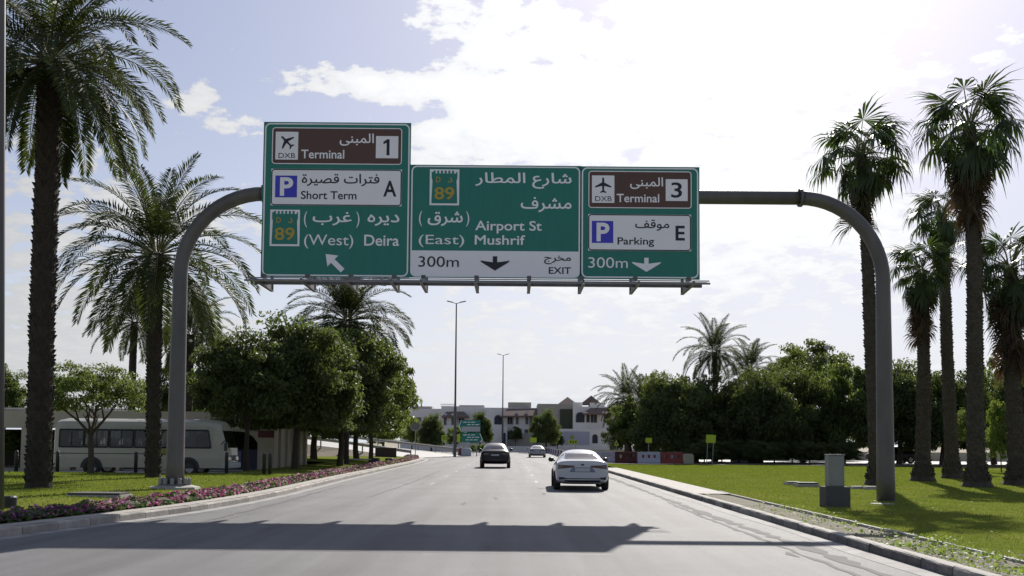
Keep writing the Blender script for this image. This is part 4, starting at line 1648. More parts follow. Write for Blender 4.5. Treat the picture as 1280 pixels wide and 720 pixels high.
def build_car(kind, loc, rz, label, paint, detail=True):
    st = SEDAN if kind == 'sedan' else SUV
    t = thing('car', label, 'car', loc, rz)
    me = loft_body(st, 'body')
    me.materials.append(paint)
    link('body', me, t)
    bvh = BVHTree.FromPolygons([v.co.copy() for v in me.vertices], [tuple(p_.vertices) for p_ in me.polygons])
    u = 1 if kind == 'sedan' else 0
    RED = mat('tail_lamp_red', (.045, .008, .014), (.035, .007, .012), rough=.15, scale=3, coat=.6)
    BLK = mat('black_trim', (.018, .018, .022), (.014, .014, .018), rough=.4, scale=4)
    PLT = mat('number_plate_white', (.5, .5, .52), (.42, .42, .44), rough=.5, scale=30)
    CHR = mat('bluish_trim', (.16, .17, .27), (.12, .13, .2), rough=.25, scale=4, coat=.4)
    D, U = (0, 1, 0), (0, 0, -1)
    if kind == 'sedan':
        patch(bvh, [(-.60, .0, 1.075), (.60, 0, 1.075), (.53, 0, 1.275), (-.53, 0, 1.275)], D, M_GLASS, 'rear_window', t, 12, 6, .006)
        for s in (-1, 1):
            patch(bvh, [(s * .88, 0, .74), (s * .28, 0, .81), (s * .28, 0, .86), (s * .88, 0, .90)], D, RED, 'tail_light', t, 12, 3, .010)
            patch(bvh, [(s * .80, 0, .38), (s * .58, 0, .40), (s * .62, 0, .46), (s * .82, 0, .47)], D, BLK, 'bumper_vent', t, 5, 3, .010)
        patch(bvh, [(-.60, 0, .40), (.60, 0, .40), (.60, 0, .43), (-.60, 0, .43)], D, BLK, 'bumper_trim', t, 12, 2, .008)
        patch(bvh, [(-.46, 0, .64), (.46, 0, .64), (.34, 0, .80), (-.34, 0, .80)], D, CHR, 'plate_recess', t, 10, 3, .008)
        pt = patch(bvh, [(-.26, 0, .665), (.26, 0, .665), (.26, 0, .775), (-.26, 0, .775)], D, PLT, 'number_plate', t, 6, 2, .014)
        patch(bvh, [(-.05, 0, .87), (.05, 0, .87), (.05, 0, .925), (-.05, 0, .925)], D, BLK, 'emblem', t, 3, 3, .012)
        patch(bvh, [(-.62, 0, .30), (.62, 0, .30), (.62, 0, .365), (-.62, 0, .365)], D, BLK, 'diffuser', t, 10, 2, .006)
        for s in (-1, 1):
            for (a_, b_) in ((1.15, 1.95), (2.02, 2.95)):
                patch(bvh, [(0, a_, 1.03), (0, b_, 1.02), (0, b_ - .1 if b_ > 2.5 else b_, 1.28), (0, a_ + .25 if a_ < 1.5 else a_, 1.28)], (-s, 0, 0), M_GLASS, 'side_window', t, 8, 4, .006)
        patch(bvh, [(-.58, 3.0, 0), (.58, 3.0, 0), (.62, 3.65, 0), (-.62, 3.65, 0)], U, M_GLASS, 'windscreen', t, 8, 6, .008)
        rw, yw, fw = .33, .98, 3.82
        mz, my, mx = .98, 3.0, .99
    else:
        patch(bvh, [(-.60, .0, 1.24), (.60, 0, 1.24), (.52, 0, 1.47), (-.52, 0, 1.47)], D, M_GLASS, 'rear_window', t, 12, 6, .006)
        for s in (-1, 1):
            patch(bvh, [(s * .88, 0, .86), (s * .40, 0, .90), (s * .40, 0, .95), (s * .88, 0, 1.0)], D, RED, 'tail_light', t, 10, 3, .010)
            for (a_, b_) in ((.9, 1.85), (1.92, 2.85)):
                patch(bvh, [(0, a_, 1.16), (0, b_, 1.16), (0, b_ - .1 if b_ > 2.5 else b_, 1.5), (0, a_ + .15 if a_ < 1.5 else a_, 1.48)], (-s, 0, 0), M_GLASS, 'side_window', t, 8, 4, .006)
        patch(bvh, [(-.26, 0, .80), (.26, 0, .80), (.26, 0, .90), (-.26, 0, .90)], D, PLT, 'number_plate', t, 6, 2, .014)
        patch(bvh, [(-.8, 0, .46), (.8, 0, .46), (.8, 0, .58), (-.8, 0, .58)], D, BLK, 'bumper_trim', t, 12, 2, .008)
        patch(bvh, [(-.58, 2.95, 0), (.58, 2.95, 0), (.62, 3.5, 0), (-.62, 3.5, 0)], U, M_GLASS, 'windscreen', t, 8, 6, .008)
        rw, yw, fw = .37, .95, 3.75
        mz, my, mx = 1.14, 2.85, 1.03
    for s in (-1, 1):
        for yy in (yw, fw):
            wheel(t, s * (.845 if u else .875), yy, rw, .23)
            a = MB()
            xo = s * (.936 if u else .966)
            n = 20
            pts = [(xo, yy + math.cos(PI * k / n) * (rw + .07), rw + math.sin(PI * k / n) * (rw + .05)) for k in range(n + 1)]
            pts += [(xo, yy - rw - .07, .24), (xo, yy + rw + .07, .24)]
            a.prism(pts, (-s * .12, 0, 0))
            a.build('wheel_arch_shade', BLK, t)  # no opening is cut: a black panel stands for the shade in the arch
        m_ = MB()
        m_.tube([(s * (mx - .14), my, mz), (s * (mx - .06), my, mz + .03)], [.03, .03], 8)
        m_.tube([(s * (mx - .08), my + .02, mz + .04), (s * (mx - .02), my, mz + .045), (s * (mx + .07), my, mz + .05), (s * (mx + .11), my + .01, mz + .05)], [.05, .085, .085, .04], 10)
        m_.build('mirror', BLK, t, smooth=True)
    if u:
        e = MB()
        for s in (-.5, .5):
            e.tube([(s, .05, .33), (s, .25, .33)], .03, 10)
        e.build('exhaust', BLK, t)
    return t


PAINT_W = car_paint('pearl_white_paint', (.50, .50, .54))
PAINT_S = car_paint('silver_grey_paint', (.33, .33, .37), metal=.3)
PAINT_D = mat('black_paint', (.008, .008, .012), (.007, .007, .010), rough=.38, scale=2, coat=.15, spec=.35)
q = G(726.5, 612.5)
build_car('sedan', (q.x, q.y - .65, 0), R(-.6), 'nearest car, white sedan driving away in the right lane', PAINT_W)
q = G(619, 585)
build_car('suv', (q.x, q.y - .8, 0), R(.3), 'black crossover driving away in the middle of the road', PAINT_D)
q = G(671.5, 572)
build_car('sedan', (q.x, q.y - .8, 0), R(-.4), 'far white sedan ahead of the black crossover', PAINT_S)
q = P(1135, 580, 96)
build_car('suv', (q.x + 2.0, 99, 0), R(90), 'dark parked car seen side on behind the right gantry post', PAINT_D)


# ------------------------------------------------------------------ minibus
def minibus():
    t = thing('minibus', 'cream minibus parked side on behind the left lawn palms', 'bus', (P(66, 550, 46.3).x, 46.3, .03))
    M_BUS = mat('bus_cream_paint', (.38, .36, .28), (.33, .31, .245), rough=.4, scale=1.0, coat=.3)
    BLK = mat('black_trim', (.018, .018, .022))
    L_, W, = 7.75, 2.05
    prof = [(.0, .38), (.0, .8), (.02, 1.28), (.06, 2.05), (.10, 2.22), (.24, 2.42), (.55, 2.52), (1.025, 2.56)]
    ring = [(y_, z) for y_, z in prof] + [(W - y_, z) for y_, z in reversed(prof[:-1])]
    xs = [0, .06, .28, 1.35, 1.42, 2.45, 2.52, 3.55, 3.62, 4.65, 4.72, 5.45, 5.75, 6.75, 7.05, 7.45, 7.75]

    def pos(i, y_, z):
        x = xs[i]
        # slanting front and rounded tail
        if i >= 13:
            back = max(0, z - 1.15) * .30 * {13: .15, 14: .6, 15: .95, 16: 1.0}[i]
            x -= back
        ins = {0: .14, 1: .05, 16: .13, 15: .04}.get(i, 0)
        yy = y_ + (ins if y_ < W / 2 else -ins if y_ > W / 2 else 0)
        zt = z - ({0: .14, 1: .04, 16: .10, 15: .04}.get(i, 0) if z > 2.1 else 0)
        return Vector((x, yy, zt))
    m = len(ring)
    grid_ = [[pos(i, *ring[k]) for k in range(m)] for i in range(len(xs))]
    wins = {(2, 3), (4, 5), (6, 7), (8, 9), (10, 11), (12, 14)}
    shell = MB()
    vs = [p_ for row in grid_ for p_ in row]
    fs = []
    openb = set()
    for a_, b_ in wins:
        for i in range(a_, b_):
            openb.add(i)
    for i in range(len(xs) - 1):
        for k in range(m - 1):
            side = (k == 2) or (k == m - 4)
            if side and i in openb:
                continue
            if i in (13, 14, 15) and side and i in openb:
                continue
            fs.append((i * m + k, i * m + k + 1, (i + 1) * m + k + 1, (i + 1) * m + k))
    # tail
    fs.append(tuple(range(m)))
    # front below the windscreen
    e = (len(xs) - 1) * m
    fs.append((e + 0, e + 1, e + 2, e + m - 3, e + m - 2, e + m - 1))
    fs.append(tuple([e + 3] + [e + k for k in range(4, m - 4)] + [e + m - 4]))
    # floor
    fs += [(i * m, (i + 1) * m, (i + 1) * m + m - 1, i * m + m - 1) for i in range(len(xs) - 1)]
    shell.add(vs, fs)
    shell.build('body', M_BUS, t, smooth=False)
    for a_, b_ in sorted(wins):
        for k, kk in ((2, 3), (m - 4, m - 3)):
            mb = MB()
            for i in range(a_, b_):
                mb.add([grid_[i][k], grid_[i + 1][k], grid_[i + 1][kk], grid_[i][kk]], [(0, 1, 2, 3)])
            w_ = mb.build('window', M_PANE, t)
            fr = MB()
            y_ = grid_[a_][k].y + (-.012 if k == 2 else .012)
            xa_, xb2 = grid_[a_][k].x, grid_[b_][k].x
            x2a, x2b = grid_[a_][kk].x, grid_[b_][kk].x
            sgn = -.02 if k == 2 else .02
            lo = [Vector((xa_, grid_[a_][k].y + sgn, grid_[a_][k].z)), Vector((xb2, grid_[b_][k].y + sgn, grid_[b_][k].z)), Vector((x2b, grid_[b_][kk].y + sgn, grid_[b_][kk].z)), Vector((x2a, grid_[a_][kk].y + sgn, grid_[a_][kk].z))]
            for a2, b2 in zip(lo, lo[1:] + lo[:1]):
                fr.tube([a2, b2], .035, 4)
            if b_ - a_ == 1:
                fr.tube([(lo[0] + lo[1]) / 2, (lo[2] + lo[3]) / 2], .02, 4)
            fr.build('frame', BLK, w_)
    mb = MB()
    mb.add([grid_[-1][2] + Vector((.01, 0, 0)), grid_[-1][m - 3] + Vector((.01, 0, 0)), grid_[-1][m - 4] + Vector((.01, 0, 0)), grid_[-1][3] + Vector((.01, 0, 0))], [(0, 1, 2, 3)])
    mb.build('windscreen', M_PANE, t)
    # wheels, with flat dark panels painted in for the shade of the arches
    for xx in (1.75, 6.05):
        for y_ in (.09, W - .09):
            wh = wheel(t, 0, 0, .38, .24)
            wh.location = (xx, y_, .38)
            wh.rotation_euler = (0, 0, -PI / 2 if y_ < 1 else PI / 2)
        a = MB()
        n = 16
        pts = [(xx + math.cos(PI * k / n) * .50, -.006, .36 + math.sin(PI * k / n) * .50) for k in range(n + 1)]
        a.prism(pts, (0, .004, 0))
        a.build('wheel_arch_shade', BLK, t)
    # seats with pale headrest covers
    M_SEAT = mat('seat_fabric', (.08, .09, .12))
    M_COVER = mat('headrest_cover', (.6, .6, .58))
    for i in range(6):
        for y_ in (.15, 1.15):
            x = .7 + i * .85
            s_ = MB()
            s_.box(x, x + .45, y_, y_ + .75, .75, .9)
            s_.box(x - .08, x + .05, y_, y_ + .75, .9, 1.5)
            o = s_.build('seat', M_SEAT, t, bevel=.03)
            for j in (.05, .42):
                h_ = MB()
                h_.prism([(x - .1, y_ + j, 1.4), (x - .1, y_ + j + .28, 1.4), (x - .1, y_ + j + .22, 1.68), (x - .1, y_ + j + .06, 1.68)], (.17, 0, 0))
                h_.build('headrest', M_COVER, o)
    d = MB()
    d.box(5.8, 6.25, .3, .85, .8, .95)
    d.box(5.72, 5.85, .3, .85, .95, 1.75)
    d.build('driver_seat', M_SEAT, t, bevel=.03)
    # front: bumper, head lamps, grille
    b = MB()
    b.box(7.45, 7.88, .06, W - .06, .36, .62)
    b.build('bumper', mat('bus_bumper', (.45, .45, .45)), t, bevel=.06)
    for y_ in (.25, W - .6):
        b = MB()
        b.box(7.66, 7.80, y_, y_ + .36, .68, .92)
        b.build('headlight', mat('lamp_chrome', (.6, .6, .62), rough=.15, metal=.9), t, bevel=.04)
    b = MB()
    b.box(7.72, 7.775, .66, W - .66, .7, .95)
    b.build('grille', BLK, t)
    b = MB()
    b.tube([(7.5, -.02, 1.45), (7.72, -.22, 1.6), (7.78, -.26, 1.5)], .018, 6)
    b.box(7.72, 7.84, -.36, -.18, 1.15, 1.5)
    b.build('mirror', BLK, t)
    b = MB()
    b.box(.02, 5.4, -.012, -.003, .98, 1.01)
    b.build('side_moulding', BLK, t)
    b = MB()
    b.tube([(4.95, -.012, 1.08), (4.95, -.004, 1.08)], .16, 16)
    b.build('side_badge', mat('badge_yellow', (.30, .27, .07)), t)
    return t


minibus()


# ------------------------------------------------------------------ kiosk building behind the bus
def kiosk():
    Y = 55.5
    xr = P(343, 550, Y).x
    t = thing('kiosk_building', 'low beige flat roofed building behind the minibus', 'building', (xr, Y, 0))
    z1 = P(300, 515, Y).z
    zf = P(300, 537, Y).z
    w = MB()
    # long fascia with parapet
    w.box(-22, 0, 0, .35, zf, z1)
    w.box(-22, 0, .35, 9, z1 - .45, z1 - .25)
    w.build('fascia', M_BWALL, t)
    b = MB()
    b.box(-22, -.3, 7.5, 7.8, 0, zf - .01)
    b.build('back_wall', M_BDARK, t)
    b = MB()
    b.box(-22, -.1, .4, 8, .0, .06)
    b.build('floor', M_CONC, t)
    for (a_, b2) in ((322, 343), (96, 150), (70, 88), (26, 50), (196, 236)):
        X0, X1 = P(a_, 550, Y).x - xr, P(b2, 550, Y).x - xr
        p_ = MB()
        p_.box(X0, X1 - .004, .03, .6, 0, zf - .003)
        o = p_.build('pillar', M_BWALL, t)
        if a_ == 322:
            pp = MB()
            pp.box(X0 + .02, X1 - .03, -.02, .027, P(330, 547, Y).z, zf - .05)
            pp.build('red_panel', mat('dull_red_panel', (.12, .03, .025), (.09, .025, .02), rough=.7), o)
    # arched head over the opening beside the pillar
    ar = MB()
    xa_, xb2 = P(236, 550, Y).x - xr, P(322, 550, Y).x - xr
    n = 14
    zt = zf
    pts = [(xa_, 0, zt)]
    for k in range(n + 1):
        u = k / n
        pts.append((xa_ + (xb2 - xa_) * u, 0, zt - .62 * (abs(2 * u - 1)) ** 5 - .08))
    pts.append((xb2, 0, zt))
    ar.prism([(x, .05, z - .002) for x, y_, z in pts], (0, .3, 0))
    ar.build('arch', M_BWALL, t)
    # blue counter front in the opening
    c = MB()
    c.box(xa_ + .3, xb2 - .1, 2.6, 2.9, .06, 1.15)
    c.build('counter', mat('blue_grey_panel', (.10, .10, .17), (.08, .08, .14)), t)
    c = MB()
    c.box(xb2 - 2.2, xb2 - 1.5, 2.5, 2.56, .35, 1.05)
    c.build('poster', mat('pale_blue_poster', (.30, .30, .5), (.2, .2, .4)), t)
    # wall running back on the right side, with pilasters
    s_ = MB()
    s_.box(-.35, 0, .36, 9, 0, z1 - .02)
    wl = s_.build('side_wall', M_BWALL, t)
    for k in range(5):
        s_ = MB()
        s_.box(.003, .14, 1.0 + k * 1.7, 1.35 + k * 1.7, 0, z1 - .3)
        s_.build('pilaster', M_BWALL, wl)
    # louvred shade frame on the roof at the left
    for k in range(9):
        f_ = MB()
        zz = z1 - .5 + .12 * k if False else z1 + .05 + .09 * k
        f_.box(-20, -8.5, 1.0 + .5 * k, 1.08 + .5 * k, z1 + .12, z1 + .17)
        f_.build('shade_slat', M_GALV, t)
    for xx in (-19.5, -16, -12.5, -9):
        f_ = MB()
        f_.box(xx, xx + .08, .9, 5.2, z1 + .04, z1 + .115)
        f_.build('shade_bearer', M_GALV, t)


kiosk()
# pale thing behind: low planter hedge in the opening at the far left
q = P(14, 560, 60)
tree(q.x, 60, 1.2, 1.6, 1.0, 'light', 'small bright shrub seen through the left opening of the building', .0, 'shrub', None, 'shrub', th=.3)

# bollards along the service road
bm0 = MB()
bm0.tube([(0, 0, 0), (0, 0, .78), (0, 0, .86), (0, 0, .9)], [.075, .075, .07, .03], 12)
bm0.tube([(0, 0, .66), (0, 0, .70)], .085, 12)
bmesh_b = bm0.mesh('bollard', M_BOLL, True)
for (px, lab) in ((20, 'dark bollard left of the tallest date palm trunk'), (71.5, 'dark bollard at the rear end of the minibus'),
                  (169.5, 'dark bollard left of the date palm beside the gantry post'), (283, 'dark bollard at the front end of the minibus'),
                  (330, 'dark bollard at the kiosk pillar, left one of a pair'), (337.5, 'dark bollard at the kiosk pillar, right one of a pair')):
    q = P(px, 590, 44.0)
    o = link('bollard', bmesh_b, None, (q.x, 44.0, z_left(q.x, 44.0)))
    tag(o, lab, 'bollard', 'bollards along the service road')

# ------------------------------------------------------------------ near pole at the left edge
q = P(-4, 636, 21)
t = thing('lamp_post', 'dark steel pole rising along the left edge of the picture', 'pole', (q.x + .02, 21, .15))
b = MB()
tp_ = P(.5, 0, 21) - Vector((q.x + .02, 21, .15))
b.tube([(0, 0, 0), (tp_.x * .5, 0, tp_.z * .5), (tp_.x, 0, tp_.z), (tp_.x * 1.2, 0, tp_.z * 1.2)], [.12, .11, .10, .095], 20)
b.build('pole', M_STEEL, t, smooth=True)
b = MB()
b.box(-.2, .2, -.2, .2, 0, .03)
b.build('base_plate', M_STEEL, t)
q = G(12, 635, .2)
b = MB()
b.tube([(0, 0, 0), (0, 0, .24), (0, 0, .27)], [.14, .14, .10], 12)
o = b.build('junction_cap', M_BOLL, None, (q.x, q.y, .18))
tag(o, 'squat grey service cap beside the left edge pole', 'utility cap')

# slabs and covers set in the lawns
def slab(px, py, w, d, h, z, m_, label, name='inspection_cover', rz=0.0):
    q = G(px, py, z)
    t_ = thing(name, label, 'cover', (q.x, q.y, z), rz)
    b_ = MB()
    b_.box(-w / 2, w / 2, -d / 2, d / 2, -.05, h * .6)
    b_.build('frame', M_CONC, t_)
    b_ = MB()
    b_.box(-w / 2 + .04, w / 2 - .04, -d / 2 + .04, d / 2 - .04, h * .6 + .003, h)
    b_.build('lid', m_, t_)
    return t_


M_LID = mat('dark_lid', (.07, .075, .06), (.05, .05, .045), rough=.8)
slab(124, 622, 1.35, .8, .13, .2, M_LID, 'long dark slab cover in the left lawn behind the flowers')
slab(26, 625, .5, .3, .06, .2, M_LID, 'small dark cover in the left lawn beside the edge pole')
slab(991, 605.5, .6, .7, .12, .0, M_LID, 'smaller dark cover in the right lawn, left of a pair')
slab(1008, 607.5, .85, .8, .15, .0, M_LID, 'larger dark cover in the right lawn, right of a pair')
slab(1075, 611, .75, .5, .10, .0, M_CONC, 'pale slab between the utility box and the gantry post, left one')
slab(1090, 611.5, .7, .5, .11, .0, M_CONC, 'pale slab between the utility box and the gantry post, right one')
q = G(1103, 631, .0)
b = MB()
b.tube([(0, 0, -.03), (0, 0, .035)], .33, 24)
o = b.build('manhole_cover', M_GUT, None, (q.x, q.y, 0), )
tag(o, 'pale round cover in the grass before the right gantry post', 'cover')

# utility pillar
q = G(1047.5, 637, -.01)
t = thing('utility_pillar', 'grey electrical cabinet on a dark plinth on the right lawn', 'utility box', (q.x, q.y + .25, -.03), R(2))
b = MB()
b.box(-.32, .32, -.26, .26, 0, .60)
b.build('plinth', mat('plinth_concrete', (.085, .083, .085), (.06, .058, .06), rough=.85, bump=.4, bscale=25), t, bevel=.015)
b = MB()
b.box(-.20, .20, -.17, .17, .603, 1.40)
cb = b.build('cabinet', mat('cabinet_grey', (.27, .27, .25), (.21, .21, .195), rough=.6), t, bevel=.012)
b = MB()
b.box(-.18, .18, -.182, -.173, .64, 1.37)
b.build('door', mat('cabinet_grey', (.27, .27, .25)), t)
b = MB()
b.box(-.215, .215, -.19, .19, 1.403, 1.43)
b.build('cap', mat('cabinet_grey', (.27, .27, .25)), t)

# ------------------------------------------------------------------ lamp posts
def lamp(px, ytop, Y, h_r, label, arm_w=.95):
    tp = P(px, ytop, Y)
    t_ = thing('street_lamp', label, 'street lamp', (tp.x, Y, 0), 0)
    b_ = MB()
    hb = tp.z * .32
    b_.tube([(0, 0, 0), (0, 0, hb)], .17, 12)
    b_.tube([(0, 0, hb), (0, 0, tp.z)], [.12, .07], 12)
    b_.build('pole', M_DSTEEL, t_, smooth=False)
    for s in (-1, 1):
        b_ = MB()
        b_.tube([(0, 0, tp.z - .05), (s * .5, 0, tp.z + .1)], .04, 8)
        b_.prism([(s * .4, -.16, tp.z + .05), (s * 1.1, -.14, tp.z + .2), (s * 1.1, .14, tp.z + .2), (s * .4, .16, tp.z + .05)], (0, 0, .09))
        b_.build('lamp_head', M_DSTEEL, t_)


lamp(570.5, 379, 120, 1, 'taller lamp post standing behind the small green road sign')
lamp(629, 444, 188, 1, 'more distant lamp post in front of the villas')
q = P(1034, 437, 108)
t = thing('street_lamp', 'slim lamp post with white lantern in the right tree belt', 'street lamp', (q.x, 108, 0))
b = MB()
b.tube([(0, 0, 0), (0, 0, q.z)], .055, 8)
b.build('pole', M_GALV, t)
b = MB()
b.tube([(0, 0, q.z), (0, 0, q.z + .12), (0, 0, q.z + .4), (0, 0, q.z + .5)], [.12, .3, .26, .08], 14)
b.build('lantern', mat('lantern_white', (.5, .5, .5)), t, smooth=True)

# ------------------------------------------------------------------ slip road and guardrails
NE = [(-10.3, 107, .02), (-13, 103.5, .45), (-16, 100, .95), (-22, 96, 1.7), (-36, 90, 2.6)]
FE = [(-5.2, 129, .02), (-11, 123.5, .7), (-17.5, 118, 1.45), (-26, 112, 2.2), (-44, 104, 3.0)]
sheet('slip_road', [(x, y_, z + .01) for x, y_, z in NE], [(x, y_, z + .01) for x, y_, z in FE], M_SERV, 3)
em = MB()
for ln, dy in ((NE, -1.2), (FE, 1.2)):
    for a_, b2 in zip(ln, ln[1:]):
        em.add([a_, b2, (b2[0], b2[1] + dy * (1 + b2[2]), -.05), (a_[0], a_[1] + dy * (1 + a_[2]), -.05)], [(0, 1, 2, 3)])
struct(em.build('embankment', M_SAND))


def guardrail(line, label, panel=None):
    t_ = thing('guardrail', label, 'guardrail', line[0])
    o0 = Vector(line[0])
    pts = [Vector(p_) - o0 for p_ in line]
    dense = []
    for a_, b2 in zip(pts, pts[1:]):
        n = max(1, int((b2 - a_).length / 2.2))
        for k in range(n):
            dense.append(a_.lerp(b2, k / n))
    dense.append(pts[-1])
    for p_ in dense:
        b_ = MB()
        b_.box(p_.x - .06, p_.x + .06, p_.y - .06, p_.y + .06, p_.z - .15, p_.z + .82)
        b_.build('post', M_GALV, t_)
    prof = [(0, .50), (-.09, .55), (-.09, .60), (0, .655), (-.09, .71), (-.09, .76), (0, .81)]
    b_ = MB()
    vs, fs = [], []
    for p_ in dense:
        vs += [(p_.x, p_.y - .07 + a_, p_.z + z) for a_, z in prof]
        vs += [(p_.x, p_.y - .06 + a_, p_.z + z) for a_, z in reversed(prof)]
    n = len(prof) * 2
    for i in range(len(dense) - 1):
        for k in range(n):
            fs.append((i * n + k, i * n + (k + 1) % n, (i + 1) * n + (k + 1) % n, (i + 1) * n + k))
    b_.add(vs, fs)
    b_.build('rail', M_CONC, t_)
    return t_


guardrail([(x, y_ - .3, z) for x, y_, z in NE[:4]], 'nearer guardrail rising to the left, ending at the round sign')
guardrail([(x, y_ - .3, z) for x, y_, z in FE[:4]], 'farther guardrail of the slip road, ending below the green sign')
q = P(486, 570, 101)
b = MB()
b.box(-1.0, 1.0, -.05, .05, 0, 1.0)
b.box(-1.0, -.95, -.1, .1, 0, 1.05)
o = b.build('mesh_screen', mat('maroon_screen', (.06, .035, .035), (.05, .03, .03)), None, (q.x, 98.6, .1))
tag(o, 'dark maroon screen panel fixed before the nearer guardrail', 'screen')

# round sign on a pole at the tip of the flower bed
q = G(519, 573, .1)
t = thing('round_sign', 'round grey traffic sign seen at the end of the flower bed', 'road sign', (q.x, q.y, .05))
zc = P(519, 533, q.y).z
b = MB()
b.tube([(0, 0, 0), (0, 0, zc + .3)], .04, 8)
b.build('pole', M_GALV, t)
b = MB()
b.tube([(0, -.05, zc), (0, -.075, zc)], .50, 28)
dk = b.build('disc', mat('sign_back_grey', (.20, .19, .18), (.15, .14, .14)), t)
b = MB()
n = 28
b.add([(math.cos(2 * PI * k / n) * r_, -.079, zc + math.sin(2 * PI * k / n) * r_) for r_ in (.5, .42) for k in range(n)], [(k, (k + 1) % n, n + (k + 1) % n, n + k) for k in range(n)])
b.build('ring', mat('pale_ring', (.4, .38, .36)), dk)

# low white rail with dark lamp blocks on the verge
q = G(456, 578, .2)
t = thing('verge_floodlight', 'long low white bar with dark lamp blocks on the left verge', 'floodlight', (q.x, q.y, .2), R(-12))
b = MB()
b.box(-1.6, .9, -.06, .06, .16, .26)
b.build('bar', mat('white_bar', (.55, .55, .53)), t)
for (x, w_) in ((.55, .5), (1.55, .5)):
    b = MB()
    b.box(x, x + w_, -.2, .2, 0, .32)
    b.build('lamp_block', M_DSTEEL, t, bevel=.02)
b = MB()
b.box(-1.5, -1.42, -.08, .08, -.02, .16)
b.build('foot', M_DSTEEL, t)

# ------------------------------------------------------------------ small green direction sign in the gore
Yg = 124
def gp(px, py, d=0.0):
    q_ = P(px, py, Yg)
    return Vector((q_.x, Yg - d, q_.z))


g0 = gp(588, 570)
t = thing('direction_sign', 'small green direction sign with pale band below the lamp post', 'road sign', (g0.x, Yg, 0))
o0 = Vector((g0.x, Yg, 0))


def gpoly(name, pts, m_, d, parent, th=0.0):
    mb_ = MB()
    q_ = [gp(x, y_, d) - o0 for x, y_ in pts]
    if th:
        mb_.prism(q_, (0, th, 0))
    else:
        mb_.add(q_, [tuple(range(len(q_)))])
    return mb_.build(name, m_, parent)


u1 = gpoly('panel', [(576.5, 525), (600.5, 525), (600.5, 540), (576.5, 540), (573.5, 532)], M_GREEN, 0, t, .06)
gpoly('pale_band', [(577, 533.2), (600, 533.2), (600, 539.4), (577, 539.4)], mat('pale_grey_sheet', (.45, .45, .47), (.38, .38, .4)), .01, u1)
gpoly('edge', [(576.5, 525), (573.5, 532), (576.5, 540), (576.9, 539.4), (574.3, 532), (576.9, 525.6)], M_WHITE, .012, u1)
u2 = gpoly('panel', [(576.5, 541), (600, 541), (603.5, 549.5), (600, 552.8), (576.5, 552.8)], M_GREEN, 0, t, .06)
gpoly('edge', [(600, 541), (603.5, 549.5), (600, 552.8), (599.5, 552.2), (602.6, 549.4), (599.4, 541.4)], M_WHITE, .012, u2)
for pan, rows in ((u1, (527.3, 530.3)), (u2, (543.2, 546.2, 549.4))):
    for j, yy in enumerate(rows):
        x_ = 579 + (j * 5) % 7
        for w_ in (4.5, 3, 5):
            gpoly('text_line', [(x_, yy), (x_ + w_, yy), (x_ + w_, yy + .9), (x_, yy + .9)], M_WHITE, .012, pan)
            x_ += w_ + 1.2
for x_ in (580, 596):
    b = MB()
    q = gp(x_, 545) - o0
    b.tube([(q.x, .12, 0), (q.x, .12, q.z + 1.5)], .06, 8)
    b.build('post', M_GALV, t)

# crash cushion blocks at the gore
for i, (px, Y, w_, m_, lab) in enumerate(((577, 127.5, .9, M_RED, 'dark red plastic block at the end of the guardrail'), (583, 127, 1.2, M_BWHITE, 'pale concrete block beside the red one at the gore'))):
    q = P(px, 560, Y)
    b = MB()
    b.box(-w_ / 2, w_ / 2, -.5, .5, 0, .85)
    b.box(-w_ / 2 + .15, w_ / 2 - .15, -.4, .4, .85, .98)
    o = b.build('crash_block', m_, None, (q.x, Y, 0), bevel=.05)
    tag(o, lab, 'crash barrier')
for px, Y, sz, lab in ((606, 138, .9, 'biggest yellow green shrub just left of the black crossover'), (613, 136, .7, 'yellow green shrub partly behind the black crossover'), (599, 140, .8, 'yellow green shrub under the right post of the green sign'), (592, 142, .7, 'leftmost yellow green shrub, under the green direction sign')):
    q = P(px, 560, Y)
    tree(q.x, Y, .75, sz, .7, 'light', lab, 0, 'shrub', 'shrubs at the gore', 'shrub', th=.3)


